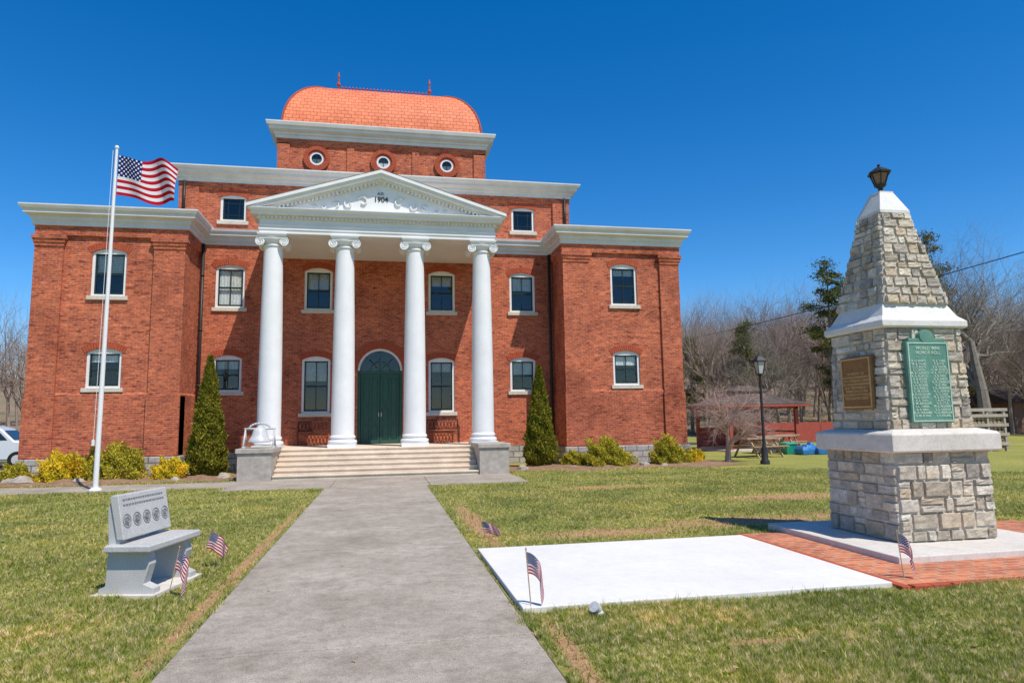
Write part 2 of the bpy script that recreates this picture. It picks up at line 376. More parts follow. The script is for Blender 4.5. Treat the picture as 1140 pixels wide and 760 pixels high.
YW,YM,YC=23.9,25.7,27.7
for sgn,bl in ((-1,(.45,.25)),(1,(.2,.35))):
    x0,x1=(-11.1,-6.62) if sgn<0 else (6.65,11.2)
    wx=(-9.48,-8.42) if sgn<0 else (8.47,9.53)
    ops=[(wx[0],wx[1],5.90,7.50,.13),(wx[0],wx[1],2.87,4.17,.13)]
    wall_front(walls,x0,x1,0,8.3,YW,ops)
    walls.quad((x0,YW,0),(x0,36,0),(x0,36,8.3),(x0,YW,8.3)); walls.quad((x1,YW,0),(x1,36,0),(x1,36,8.3),(x1,YW,8.3)); walls.quad((x0,36,0),(x1,36,0),(x1,36,8.3),(x0,36,8.3))
    window(*ops[0],YW,bl[0]); window(*ops[1],YW,bl[1])
    walls.sweep(x0,x1,YW,36.05,[(.05,.66),(.05,2.66),(.003,2.72)],cap=False,capb=False)
    walls.sweep(x0,x1,YW,36.05,[(.003,7.86),(.09,7.90),(.09,8.24)],cap=False,capb=False)
    for p0,p1 in ((x0-.05,x0+.78),(x1-.93,x1+.02)) if sgn<0 else ((x0-.04,x0+.95),(x1-.74,x1+.03)):
        walls.box(p0-.02,p1,YW-.09,YW+.5,.66,7.66); walls.box(p0-.05,p1+.03,YW-.13,YW+.5,.66,2.6)
        walls.sweep(p0,p1,YW-.09,YW+.5,[(.0,7.5),(.03,7.52),(.03,7.6),(.06,7.64),(.06,7.72),(.1,7.76),(.1,7.86)])
    trim.sweep(x0,x1,YW,36.1,[(.095,8.2),(.15,8.2),(.15,8.34),(.20,8.38),(.20,8.48),(.33,8.54),(.36,8.56),(.36,8.66),(.42,8.70),(.46,8.79),(.46,8.83),(.0,8.9)])
stone=MB()
for x0,x1 in ((-11.1,-6.62),(6.65,11.2)): stone.sweep(x0,x1,YW,36.05,[(.15,0),(.15,.62),(.1,.66)],cap=True,capb=False)
stone.box(-7,7,YM-.08,YM+.3,0,.68)
ops=[(-6.05,-5.02,5.87,7.49,.13),(-2.92,-1.90,5.84,7.45,.13),(1.70,2.73,5.84,7.45,.13),(4.90,5.93,5.87,7.47,.13),
     (-6.04,-5.05,2.81,4.14,.13),(-2.95,-1.93,2.0,4.1,.13),(1.70,2.70,1.98,4.06,.13),(4.88,5.90,2.75,4.09,.13),
     (-5.98,-5.06,9.13,10.13,.08),(5.02,5.96,9.15,10.14,.08)]
door=(-.94,.72,.84,4.40,.829)
wall_front(walls,-7.35,7.35,0,10.75,YM,ops+[door],.2)
for x in (-7.35,7.35): walls.quad((x,YM,0),(x,38,0),(x,38,10.75),(x,YM,10.75))
walls.quad((-7.35,38,0),(7.35,38,0),(7.35,38,10.75),(-7.35,38,10.75))
for o,bl in zip(ops,(.98,.5,.3,.4,.3,.4,.2,.5,0,0)): window(*o,YM,bl,attic=o[2]>9)
for x0,x1 in ((-7.40,-6.72),(6.72,7.40)): walls.box(x0,x1,YM-.1,YM+.4,8.6,10.5)
walls.sweep(-7.35,7.35,YM,38,[(.003,10.3),(.08,10.36),(.08,10.62)],cap=False,capb=False)
trim.sweep(-7.35,7.35,YM,38,[(.085,10.56),(.13,10.56),(.13,10.66),(.19,10.70),(.19,10.76),(.34,10.84),(.34,10.93),(.42,10.97),(.46,11.05),(.46,11.09),(0,11.2)])
trim.sweep(-6.64,6.66,YM-.001,27.0,[(.02,8.2),(.06,8.2),(.06,8.30),(.12,8.34),(.12,8.42),(.24,8.52),(.24,8.6),(.3,8.66),(.32,8.74),(.02,8.80)])
# cupola
walls.sweep(-4.28,4.24,YC,36.2,[(0,11.0),(0,13.4)],cap=False,capb=False)
walls.sweep(-4.28,4.24,YC,36.2,[(.003,13.0),(.07,13.06),(.07,13.35)],cap=False,capb=False)
for x0,x1 in ((-4.30,-3.85),(3.8,4.26)): walls.box(x0-.02,x1+.02,YC-.07,YC+.3,11.05,13.1)
for x0,x1 in ((-1.55,-1.25),(1.15,1.45)): walls.box(x0,x1,YC-.05,YC+.1,11.05,13.1)
trim.sweep(-4.28,4.24,YC,36.2,[(.072,13.28),(.12,13.28),(.12,13.4),(.18,13.44),(.18,13.5),(.34,13.58),(.34,13.68),(.42,13.72),(.46,13.84),(.46,13.88),(0,13.95)])
def ring(mb,xc,zc,y0,y1,r0,r1,n=24,gap=0):
    for k in range(n):
        t0=2*math.pi*k/n+gap; t1=2*math.pi*(k+1)/n-gap
        mb.prism_y([(xc+r*math.cos(t),zc+r*math.sin(t)) for r,t in ((r0,t0),(r0,t1),(r1,t1),(r1,t0))],y0,y1)
for xc in (-2.76,-.05,2.62):
    ring(vous,xc,12.5,YC-.09,YC+.02,.36,.53,28,.012); ring(vous,xc,12.5,YC-.05,YC+.01,.28,.36,24,.01); ring(wf,xc,12.5,YC-.035,YC+.01,.21,.28,24)
    glass.add([(xc+.215*math.cos(2*math.pi*k/20),YC-.022,12.5+.215*math.sin(2*math.pi*k/20)) for k in range(20)],[tuple(range(20))])
    blind.add([(xc+.22*math.cos(math.pi+math.pi*k/12),YC-.009,12.48+.2*math.sin(math.pi+math.pi*k/12)) for k in range(13)],[tuple(range(13))])
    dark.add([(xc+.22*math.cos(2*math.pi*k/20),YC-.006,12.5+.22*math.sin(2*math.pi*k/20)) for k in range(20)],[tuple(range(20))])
    sash.box(xc-.012,xc+.012,YC-.03,YC-.024,12.29,12.71); sash.box(xc-.21,xc+.21,YC-.032,YC-.025,12.488,12.512)
# dome
dome=MB(); pr=[]
for k in range(29):
    a=math.pi/2*k/28; pr.append((-2.12*(1-math.cos(a))-.02,13.93+2.62*math.sin(a)**1.0))
dome.sweep(-4.22,4.18,YC+.1,36.1,pr,cap=True,capb=False); dome.obj("dome_roof",M_DOME,CH_)
rid=MB()
for (cx,sx) in ((-4.22,-1),(4.18,1)):
    for (cy,sy) in ((YC+.1,-1),(36.1,1)):
        pts=[(cx+sx*o,cy+sy*o,z) for o,z in pr]; rid.path(pts,.045,6)
tx0,tx1,ty0,ty1=-4.22+2.14,4.18-2.14,YC+.1+2.14,36.1-2.14; tz=16.55
rid.sweep(tx0,tx1,ty0,ty1,[(.06,tz-.06),(.06,tz+.03),(.02,tz+.08)])
for y in (ty0,ty1):
    n=26
    for k in range(n+1):
        x=tx0+(tx1-tx0)*k/n; rid.tube((x,y,tz),(x,y,tz+.26),.026,.02,5); rid.lathe(x,y,[(.005,tz+.22),(.06,tz+.27),(.005,tz+.35)],6)
    rid.tube((tx0,y,tz+.15),(tx1,y,tz+.15),.02,.02,5)
for x in (tx0,tx1):
    for y in (ty0,ty1): rid.lathe(x,y,[(.1,tz),(.1,tz+.08),(.04,tz+.14),(.04,tz+.32),(.09,tz+.38),(.09,tz+.45),(.035,tz+.52),(.035,tz+.72),(.06,tz+.77),(.012,tz+1.02)],10)
rid.obj("ridge_cresting",M_RIDGE,CH_)
roof=MB(); roof.sweep(-7.3,7.3,YM+.05,37.9,[(.0,11.19),(-2.6,11.5)],capb=False)
roof.sweep(-11.05,-6.67,YW+.1,36,[(0,8.892),(-1.5,9.05)],capb=False); roof.sweep(6.7,11.15,YW+.1,36,[(0,8.892),(-1.5,9.05)],capb=False)
# portico -----------------------------------------------------------
PC=-.11; YCOL=22.62; FL=.84
colx=[PC-3.46,PC-1.17,PC+1.15,PC+3.44]
cols=MB(); vol=MB()
for cx in colx:
    cols.sweep(cx-.44,cx+.44,YCOL-.44,YCOL+.44,[(0,FL),(0,FL+.12)])
    prof=[(.43,FL+.12),(.46,FL+.16),(.46,FL+.20),(.43,FL+.24),(.385,FL+.25),(.38,FL+.29),(.41,FL+.31),(.41,FL+.35),(.385,FL+.38)]
    for k in range(13):
        t=k/12; prof.append((.37-.075*t**1.7,FL+.40+(7.36-FL-.40)*t))
    prof+=[(.325,7.37),(.335,7.40),(.325,7.43),(.30,7.44),(.30,7.48),(.38,7.54),(.42,7.60),(.42,7.62)]
    cols.lathe(cx,YCOL,prof,32)
    vol.sweep(cx-.40,cx+.40,YCOL-.38,YCOL+.38,[(0,7.60),(0,7.66),(.04,7.70),(.06,7.74),(.06,7.78)])
    for s in (-1,1):
        vx=cx+s*.37; vz=7.50
        vol.tube((vx,YCOL-.36,vz),(vx,YCOL,vz),.145,.10,18); vol.tube((vx,YCOL,vz),(vx,YCOL+.36,vz),.10,.145,18)
        for yy in (YCOL-.365,YCOL+.365):
            pts=[]
            for k in range(34):
                t=k/33; r=.135*(1-t)+.02; a=math.pi/2+s*(-1)*t*4.2*math.pi; pts.append((vx+r*math.cos(a),yy,vz+r*math.sin(a)))
            vol.path(pts,.016,5)
    vol.box(cx-.36,cx+.36,YCOL-.34,YCOL+.34,7.56,7.62)
cols.obj("columns",M_WHITE,CH_,smooth=True,angle=35); vol.obj("ionic_capitals",M_WHITE,CH_,smooth=True,angle=40)
EX0,EX1,EY=PC-3.86,PC+3.86,YCOL-.36
ent=MB()
ent.sweep(EX0,EX1,EY,YM+.1,[(0,7.78),(0,7.90),(.025,7.90),(.025,8.02),(.05,8.04),(.05,8.06),(.0,8.07),(.0,8.22),(.05,8.24),(.05,8.25)])
ent.sweep(EX0,EX1,EY,YM+.1,[(.04,8.25),(.04,8.34),(.24,8.36),(.24,8.44),(.30,8.47),(.33,8.53),(.33,8.55),(0,8.57)])
x=EX0-.02
while x<EX1+.02: ent.box(x,x+.07,EY-.11,EY,8.255,8.335); x+=.13
y=EY+.05
while y<YM-.1:
    for xx in (EX0-.11,EX1): ent.box(xx,xx+.11,y,y+.07,8.255,8.335)
    y+=.13
AP=9.87; HX=EX1+.36-PC; ZB=8.55
def rake(mb,off,th,y0,y1,inset=0):
    L=math.hypot(HX,AP-ZB); nz=HX/L
    for s in (-1,1):
        x_o=PC+s*(HX-inset); zo=ZB-off/nz+ (inset*(AP-ZB)/HX); za=AP-off/nz
        mb.prism_y([(x_o,zo),(PC,za),(PC,za-th/nz),(x_o,zo-th/nz)],y0,y1)
rake(ent,-.10,.10,EY-.36,YM,0); rake(ent,0,.10,EY-.30,YM,.06); rake(ent,.10,.07,EY-.10,YM,.2)
sl=(AP-ZB)/HX
for s in (-1,1):
    x=.12
    while x<HX-.6:
        xx=PC+s*x; zz=AP-sl*x-.175
        ent.prism_y([(xx-.035,zz-.09),(xx+.035,zz-.09),(xx+.035,zz),(xx-.035,zz)],EY-.12,EY-.02); x+=.13
ent.prism_y([(PC-HX+.3,8.56),(PC+HX-.3,8.56),(PC,AP-.1)],EY+.02,YM)
ent.obj("entablature_and_pediment",M_WHITE,CH_)
proof=MB(); L=HX+.02
for s in (-1,1): proof.quad((PC,EY-.37,AP+.125),(PC+s*L,EY-.37,ZB+.115),(PC+s*L,YM+.05,ZB+.115),(PC,YM+.05,AP+.125))
proof.obj("portico_roof",M_TRIM,CH_)
orn=MB()
for s in (-1,1):
    for (ox,oz,r,turn) in ((.60,8.95,.20,1.6),(1.05,8.85,.16,-1.5),(1.45,8.79,.12,1.4),(1.83,8.73,.09,-1.3),(2.15,8.7,.07,1.2)):
        pts=[]
        for k in range(16):
            t=k/15; rr=r*(1-.75*t); a=math.pi*(.2+turn*t)*1.0; pts.append((PC+s*(ox+rr*math.cos(a)),EY-.01,oz+rr*math.sin(a)))
        orn.path(pts,.03,5)
orn.obj("pediment_ornament",M_WHITE,CH_,smooth=True)
def text(name,body,size,loc,rot,mat,parent,extr=.004,align='CENTER',space=1.0,off=0):
    cu=bpy.data.curves.new(name,'FONT'); cu.body=body; cu.size=size; cu.extrude=extr; cu.align_x=align; cu.align_y='CENTER'; cu.space_line=space; cu.offset=off
    o=bpy.data.objects.new(name,cu); COL.objects.link(o); o.location=loc; o.rotation_euler=rot
    cu.materials.append(mat); 
    if parent: o.parent=parent
    return o
text("date_numerals","1904",.24,(PC,EY+.012,9.06),(math.pi/2,0,0),M_DARKMET,CH_,.012,off=.003)
text("date_letters","A.D.",.12,(PC,EY+.012,9.27),(math.pi/2,0,0),M_DARKMET,CH_,.012)
st=MB(); SX0,SX1=-3.12,2.88
for i in range(5): st.box(SX0,SX1,20.5+.3*i,22.05,.14*i-(.0 if i else .05),.14*(i+1))
st.box(PC-4.0,PC+4.0,22.0,YM,0,FL)
for i in range(6):
    xs=[SX0+.002,SX0+1.3+.5*random.random(),SX0+3.0+.5*random.random(),SX0+4.6+.5*random.random(),SX1-.002]
    for a,c in zip(xs[:-1],xs[1:]): st.box(a+.004,c-.004,20.47+.3*i,20.53+.3*i+.2,.14*(i+1)-.04,.14*(i+1)+.004)
st.obj("front_steps",M_STEP,CH_,bevel=.008)
pl=MB()
for x0,x1 in ((-4.06,-3.13),(2.89,3.80)):
    pl.box(x0,x1,20.42,22.0,0,.80); pl.sweep(x0,x1,20.42,21.98,[(.0,.80),(.05,.805),(.05,.92),(.04,.935)])
pl.obj("stair_plinths",M_PLINTH,CH_,bevel=.02)
dr=MB(); dx0,dx1=door[0],door[1]; xc=(dx0+dx1)/2; zsp=door[3]-door[4]
drf=MB()
drf.box(dx0,dx0+.11,YM+.07,YM+.19,FL,zsp); drf.box(dx1-.11,dx1,YM+.07,YM+.19,FL,zsp)
drf.box(dx0+.11,dx1-.11,YM+.06,YM+.19,zsp-.12,zsp-.0)
R,cz,fn=arc_fn(xc,(dx1-dx0)/2,zsp,door[4])
n=20
for k in range(n):
    t0=math.pi*k/n; t1=math.pi*(k+1)/n
    wf.prism_y([(xc+r*math.cos(t),zsp+r*math.sin(t)) for r,t in ((.75,t0),(.75,t1),(.83,t1),(.83,t0))],YM+.05,YM+.19)
for s in (-1,1):
    cx=xc+s*.355
    dr.box(cx-.345,cx+.345,YM+.13,YM+.18,FL+.01,zsp-.12)
    for xa in (cx-.345,cx-.03,cx+.275): dr.box(xa,xa+.07,YM+.10,YM+.131,FL+.01,zsp-.12)
    for za in (FL+.01,1.55,2.2,zsp-.24): dr.box(cx-.275,cx+.275,YM+.102,YM+.131,za,za+.12)
    for z0,z1 in ((1.04,1.5),(1.72,2.15),(2.38,3.25)):
        for a,b_ in ((cx-.24,cx-.06),(cx+.07,cx+.24)): dr.box(a,b_,YM+.112,YM+.131,z0,z1)
drf.box(xc-.025,xc+.025,YM+.11,YM+.17,zsp,4.33)
for aa in (45,135): drf.tube((xc,YM+.13,zsp+.02),(xc+.74*math.cos(math.radians(aa)),YM+.13,zsp+.74*math.sin(math.radians(aa))),.018,.018,6)
drf.path([(xc+.36*math.cos(math.pi*k/12),YM+.13,zsp+.36*math.sin(math.pi*k/12)) for k in range(13)],.018,6)
glass.quad((dx0+.05,YM+.15,zsp),(dx1-.05,YM+.15,zsp),(dx1-.05,YM+.15,4.38),(dx0+.05,YM+.15,4.38))
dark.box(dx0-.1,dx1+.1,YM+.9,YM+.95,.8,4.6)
dr.obj("double_door",M_DOOR,CH_); drf.obj("door_frame",M_DOOR,CH_)
h_=MB(); h_.tube((xc-.05,YM+.09,1.85),(xc-.05,YM+.09,2.0),.015); h_.tube((xc+.05,YM+.09,1.85),(xc+.05,YM+.09,2.0),.015); h_.obj("door_handles",M_SILVER,CH_)
voussoirs(door[0],door[1],door[3],door[4],YM,.30,.03)
dn=MB()
for x,y in ((-6.47,YM-.13),(6.5,YM-.13)):
    dn.tube((x,y,.2),(x,y,8.2),.055,.055,10)
    for z in (1,3,5,7): dn.tube((x,y,z),(x,y,z+.06),.07,.07,10)
dn.tube((-7.2,YM-.16,8.9),(-7.2,YM-.16,10.55),.05,.05,10); dn.tube((7.2,YM-.16,8.9),(7.2,YM-.16,10.55),.05,.05,10)
dn.obj("downspouts",M_DARKMET,CH_,smooth=True)
walls.obj("brick_walls",M_BRICK,CH_); vous.obj("brick_arches",M_VOUS,CH_); wf.obj("window_frames",M_WHITE,CH_); sash.obj("window_sashes",M_SASH,CH_)
glass.obj("window_glass",M_GLASS,CH_); dark.obj("dark_interior",M_DARKROOM,CH_); blind.obj("window_blinds",M_BLIND,CH_); sills.obj("window_sills",M_SILL,CH_,bevel=.008)
trim.obj("cornices",M_TRIM,CH_); stone.obj("stone_foundation",M_STONEB,CH_); roof.obj("flat_roofs",M_ROOF,CH_)
p=MB(); p.box(1.28,1.50,YM-.03,YM+.01,2.0,2.4); p.obj("wall_plaque",M_DARKMET,CH_)
# ------------------------------------------------------------------ bell
bell=empty("cast_bell"); b=MB(); bx,by,bz=-3.58,21.1,.935
b.lathe(bx,by,[(.33,bz+.16),(.335,bz+.19),(.28,bz+.27),(.22,bz+.38),(.19,bz+.5),(.15,bz+.57),(.07,bz+.61),(.03,bz+.66)],24); b.obj("bell_body",M_SILVER,bell,smooth=True)
b=MB()
for s in (-1,1):
    for t in (-1,1): b.tube((bx+s*.42,by+t*.22,bz),(bx+s*.40,by,bz+.55),.03,.025,6)
    b.box(bx+s*.42-.03,bx+s*.42+.03,by-.26,by+.26,bz,bz+.04)
b.tube((bx-.44,by,bz+.56),(bx+.44,by,bz+.56),.03,.03,8)
b.path([(bx+.3*math.cos(math.pi*k/10),by,bz+.56+.16*math.sin(math.pi*k/10)) for k in range(11)],.03,6)
b.obj("bell_stand",M_SILVER,bell,smooth=True)
# ------------------------------------------------------------------ iron benches on porch
def iron_bench(xc,yc,z,name):
    e=empty(name); b=MB(); w2=.58
    for s in (-1,1):
        x=xc+s*w2
        b.path([(x,yc-.26,z),(x,yc-.22,z+.25),(x,yc-.25,z+.42)],.022); b.path([(x,yc+.2,z),(x,yc+.16,z+.42),(x,yc+.24,z+.86)],.022)
        b.path([(x,yc-.25,z+.42),(x,yc-.24,z+.63),(x,yc+.2,z+.66)],.02)
    b.obj("end_frames",M_IRONRED,e)
    b=MB()
    for k in range(6): b.box(xc-w2,xc+w2,yc-.25+k*.075,yc-.20+k*.075,z+.42,z+.445)
    b.obj("seat",M_IRONRED,e)
    b=MB()
    for zz in (.52,.86): b.box(xc-w2,xc+w2,yc+.17+(zz-.42)*.16,yc+.20+(zz-.42)*.16,z+zz-.02,z+zz+.02)
    for k in range(9):
        x=xc-w2+.07+k*(2*w2-.14)/8
        b.path([(x+.05*math.cos(t),yc+.22,z+.69+.15*math.sin(t)) for t in [2*math.pi*q/12 for q in range(13)]],.013,5)
    b.obj("backrest",M_IRONRED,e)
iron_bench(-2.42,25.2,FL,"iron_bench"); iron_bench(2.2,25.2,FL,"iron_bench.001")
# ------------------------------------------------------------------ flag materials
def flag_mat():
    m,nt,out=new_mat("flag_cloth"); uv=nt.nodes.new("ShaderNodeTexCoord").outputs["UV"]
    s=nt.nodes.new("ShaderNodeSeparateXYZ"); nt.links.new(uv,s.inputs[0]); u,v=s.outputs[0],s.outputs[1]
    st_=mth(nt,'LESS_THAN',mth(nt,'FRACT',mth(nt,'MULTIPLY',v,6.5)),.5)
    c=mix(nt,st_,(.78,.78,.78),(.50,.015,.03))
    can=mth(nt,'MULTIPLY',mth(nt,'LESS_THAN',u,.4),mth(nt,'GREATER_THAN',v,.4615))
    gx=mth(nt,'MULTIPLY',u,27.5); gy=mth(nt,'MULTIPLY',mth(nt,'SUBTRACT',v,.4615),16.7)
    par=mth(nt,'MODULO',mth(nt,'ADD',mth(nt,'FLOOR',gx),mth(nt,'FLOOR',gy)),2.0)
    fx=mth(nt,'SUBTRACT',mth(nt,'FRACT',gx),.5); fy=mth(nt,'SUBTRACT',mth(nt,'FRACT',gy),.5)
    d=mth(nt,'SQRT',mth(nt,'ADD',mth(nt,'MULTIPLY',fx,fx),mth(nt,'MULTIPLY',fy,fy)))
    star=mth(nt,'MULTIPLY',mth(nt,'LESS_THAN',d,.40),mth(nt,'LESS_THAN',par,.5))
    c2=mix(nt,star,(.015,.025,.13),(.78,.78,.78))
    c=mix(nt,can,c,c2)
    df=N(nt,"ShaderNodeBsdfDiffuse"); tr=N(nt,"ShaderNodeBsdfTranslucent"); nt.links.new(c,df.inputs[0]); nt.links.new(c,tr.inputs[0])
    ms=N(nt,"ShaderNodeMixShader"); ms.inputs[0].default_value=.3; nt.links.new(df.outputs[0],ms.inputs[1]); nt.links.new(tr.outputs[0],ms.inputs[2]); nt.links.new(ms.outputs[0],out.inputs[0])
    return m
M_FLAG=flag_mat()
def flag_mesh(name,parent,fn,nu=36,nv=18):
    me=bpy.data.meshes.new(name); vs=[];fs=[];uvs=[]
    for j in range(nv+1):
        for i in range(nu+1): vs.append(fn(i/nu,j/nv)); uvs.append((i/nu,j/nv))
    for j in range(nv):
        for i in range(nu): a=j*(nu+1)+i; fs.append((a,a+1,a+nu+2,a+nu+1))
    me.from_pydata(vs,[],fs); l=me.uv_layers.new(name="UVMap")
    for p in me.polygons:
        p.use_smooth=True
        for li in p.loop_indices: l.data[li].uv=uvs[me.loops[li].vertex_index]
    me.materials.append(M_FLAG); o=bpy.data.objects.new(name,me); COL.objects.link(o); o.parent=parent; return o
fp=empty("flagpole"); b=MB(); fx,fy=-7.13,18.95; FH=9.02
b.tube((fx,fy,0),(fx+.06,fy,FH),.065,.035,14); b.lathe(fx,fy,[(.15,0),(.15,.05),(.08,.1)],16); b.lathe(fx+.06,fy,[(.01,FH),(.05,FH+.02),(.055,FH+.05),(.04,FH+.09),(.005,FH+.1)],12)
b.tube((fx-.09,fy-.05,1.2),(fx-.02,fy-.03,FH-.05),.006,.006,5); b.box(fx-.12,fx-.06,fy-.07,fy-.03,1.15,1.3)
b.obj("pole",M_WHITE,fp,smooth=True,angle=50)
def bigflag(u,v):
    amp=.17*u**.7
    return (fx+.11+1.50*u, fy-.02+amp*math.sin(u*10.5+v*2.4)+.06*math.sin(u*5+v), FH-.17-1.10*(1-v)-.20*u+.085*math.sin(u*8.5+v*2)*(.3+u)-.06*u*(1-v))
flag_mesh("flag",fp,bigflag)
M_STICK=nmat("wooden_stick",(.5,.36,.2),(.4,.28,.15),10,50,.7)
def small_flag(x,y,name,hd=0,lean=(0,0),H=.5,droop=.35):
    e=empty(name); b=MB(); top=(x+lean[0]*H,y+lean[1]*H,H*math.sqrt(max(.02,1-lean[0]**2-lean[1]**2)))
    b.tube((x,y,-.02),top,.005,.005,6); b.lathe(top[0],top[1],[(.002,top[2]),(.009,top[2]+.012),(.002,top[2]+.03)],6); b.obj("stick",M_STICK,e)
    T=Vector(top); B=Vector((x,y,0)); ax=(T-B).normalized(); L=.26; Wd=.18
    def fn(u,v):
        p=T-ax*(.01+Wd*(1-v)); d=Vector((math.cos(hd),math.sin(hd),0)); 
        q=p+d*(L*u*math.cos(droop*1.6*u))+Vector((0,0,-1))*(L*u*math.sin(droop*1.9*u))
        nrm=Vector((-d.y,d.x,0)); return tuple(q+nrm*(.03*math.sin(u*10+v*2.5)*u))
    flag_mesh("cloth",e,fn,16,8)
small_flag(1.25,5.78,"small_flag",-.35,(-.08,.0),.5,.7)
small_flag(-1.98,7.05,"small_flag.001",-.6,(.18,.05),.45,.7)
small_flag(-2.02,8.35,"small_flag.002",-.3,(.25,0),.42,.35)
small_flag(5.0,5.92,"small_flag.003",-.4,(-.1,.0),.46,.75)
small_flag(1.42,9.5,"small_flag.004",.1,(-.3,-.3),.26,.2)
# ------------------------------------------------------------------ monument
mon=empty("stone_obelisk_monument")
def stone_face(geo,cols,P,n_out,w0,w1,h0,h1,rngh=(.11,.24),seedw=(.16,.42)):
    def block(u0,u1,v0,v1):
        g=.006; u0+=g;u1-=g;v0+=g;v1-=g
        nu,nv=5,5; k=random.uniform(.010,.032); vs=[]
        tu,tv=random.uniform(-.012,.012),random.uniform(-.012,.012)
        for j in range(nv+1):
            for i in range(nu+1):
                a,b_=i/nu,j/nv; e=min(a,1-a,b_,1-b_)
                d=-.02 if e==0 else k+random.uniform(-.008,.008)+tu*(a-.5)+tv*(b_-.5)
                jit=.005
                uu=u0+(u1-u0)*a+random.uniform(-jit,jit); vv=v0+(v1-v0)*b_+random.uniform(-jit,jit)
                if i==1: uu=u0+(u1-u0)*.06+random.uniform(-.003,.003)
                if i==nu-1: uu=u1-(u1-u0)*.06+random.uniform(-.003,.003)
                if j==1: vv=v0+(v1-v0)*.09+random.uniform(-.003,.003)
                if j==nv-1: vv=v1-(v1-v0)*.09+random.uniform(-.003,.003)
                if i==0: uu=u0
                if i==nu: uu=u1
                if j==0: vv=v0
                if j==nv: vv=v1
                p=Vector(P(uu,vv))+Vector(n_out)*d; vs.append(tuple(p))
        fs=[]
        for j in range(nv):
            for i in range(nu): a=j*(nu+1)+i; fs.append((a,a+1,a+nu+2,a+nu+1))
        geo.add(vs,fs); c=random.choice([(.64,.57,.47),(.54,.49,.42),(.70,.62,.50),(.44,.40,.35),(.58,.48,.36),(.72,.67,.58),(.60,.55,.47),(.50,.44,.35)]); k2=random.uniform(.85,1.12)
        cols.extend([tuple(x*k2 for x in c)]*len(fs))
    v=h0
    while v<h1-.01:
        hh=random.uniform(*rngh)
        if h1-v-hh<rngh[0]*.7: hh=h1-v
        lo,hi=w0(v+hh/2),w1(v+hh/2); u=lo
        while u<hi-.001:
            ww=random.uniform(*seedw)
            if hi-u-ww<seedw[0]*.7: ww=hi-u
            if hh>.15 and random.random()<.4: m=v+hh*random.uniform(.35,.65); block(u,u+ww,v,m); block(u,u+ww,m,v+hh)
            else: block(u,u+ww,v,v+hh)
            u+=ww
        v+=hh
def vc_mat(name):
    m,nt,out=new_mat(name); co=coords(nt); a=N(nt,"ShaderNodeAttribute",attribute_name="col")
    c=mix(nt,1.0,a.outputs["Color"],ramp(nt,noise(nt,co,9,6,.7),[(.3,(.68,.66,.63)),(.65,(1.15,1.12,1.08))]),'MULTIPLY')
    c=mix(nt,1.0,c,ramp(nt,noise(nt,co,70,4,.7),[(.3,(.7,.7,.7)),(.6,(1.08,1.08,1.08))]),'MULTIPLY')
    finish(nt,out,c,.9,bump(nt,noise(nt,co,35,6,.75),.9,.02),0,.2); return m
M_ROCK=vc_mat("rock_faced_stone")
M_MORTAR=nmat("mortar",(.64,.57,.47),(.52,.47,.39),8,60,.95,.4,.01)
geo=MB(); cl=[]; core=MB()
def tapered(x0,x1,y0,y1,z0,z1,ins,rngh,sw):
    def I(z): return ins*(z-z0)/(z1-z0)
    core.sweep(x0,x1,y0,y1,[(-.008,z0),(-.008-ins,z1)])
    nz=ins/(z1-z0)
    stone_face(geo,cl,lambda u,z:(u,y0+I(z),z),(0,-1,nz),lambda z:x0+I(z),lambda z:x1-I(z),z0,z1,rngh,sw)
    stone_face(geo,cl,lambda u,z:(x0+I(z),u,z),(-1,0,nz),lambda z:y0+I(z),lambda z:y1-I(z),z0,z1,rngh,sw)
    stone_face(geo,cl,lambda u,z:(x1-I(z),u,z),(1,0,nz),lambda z:y0+I(z),lambda z:y1-I(z),z0,z1,rngh,sw)
    stone_face(geo,cl,lambda u,z:(u,y1-I(z),z),(0,1,nz),lambda z:x0+I(z),lambda z:x1-I(z),z0,z1,rngh,sw)
tapered(6.0,7.34,7.1,8.36,.11,1.16,.015,(.10,.22),(.12,.38))
tapered(6.07,7.24,7.2,8.26,1.42,2.68,.04,(.08,.18),(.10,.34))
tapered(6.19,7.12,7.27,8.20,3.0,4.26,.25,(.07,.14),(.09,.24))
o=geo.obj("stonework",M_ROCK,mon)
at=o.data.color_attributes.new("col",'FLOAT_COLOR','CORNER')
for p,c in zip(o.data.polygons,cl):
    for li in p.loop_indices: at.data[li].color=(*c,1)
core.obj("mortar_core",M_MORTAR,mon)
b=MB(); b.box(5.40,7.95,6.45,8.95,.0,.10); b.obj("base_slab",M_MSLAB,mon,bevel=.012)
b=MB(); b.sweep(6.0,7.34,7.1,8.36,[(.0,1.15),(.07,1.15),(.09,1.17),(.09,1.36),(.07,1.385),(-.08,1.43)]); b.obj("ledge",M_MSLAB,mon,bevel=.006)
M_CAPW=nmat("whitewashed_cap",(.76,.74,.69),(.62,.60,.55),4,40,.7,.2,.01,finec=.12)
b=MB(); b.sweep(6.11,7.20,7.24,8.22,[(.05,2.68),(.07,2.70),(.07,2.77),(.0,2.84),(-.08,3.01)]); b.obj("cap",M_CAPW,mon,bevel=.006)
b=MB(); b.sweep(6.45,6.86,7.53,7.94,[(.02,4.26),(.02,4.30),(-.10,4.58),(-.10,4.60)]); b.obj("tip",M_CAPW,mon,bevel=.005)
lx,ly=6.655,7.735; lz=-.13
b=MB(); b.lathe(lx,ly,[(.05,4.72+lz),(.06,4.74+lz),(.03,4.77+lz),(.03,4.80+lz),(.07,4.83+lz),(.08,4.85+lz)],8)
for k in range(6):
    a=math.pi*2*k/6; b.tube((lx+.065*math.cos(a),ly+.065*math.sin(a),4.84+lz),(lx+.12*math.cos(a),ly+.12*math.sin(a),5.0+lz),.008,.008,5)
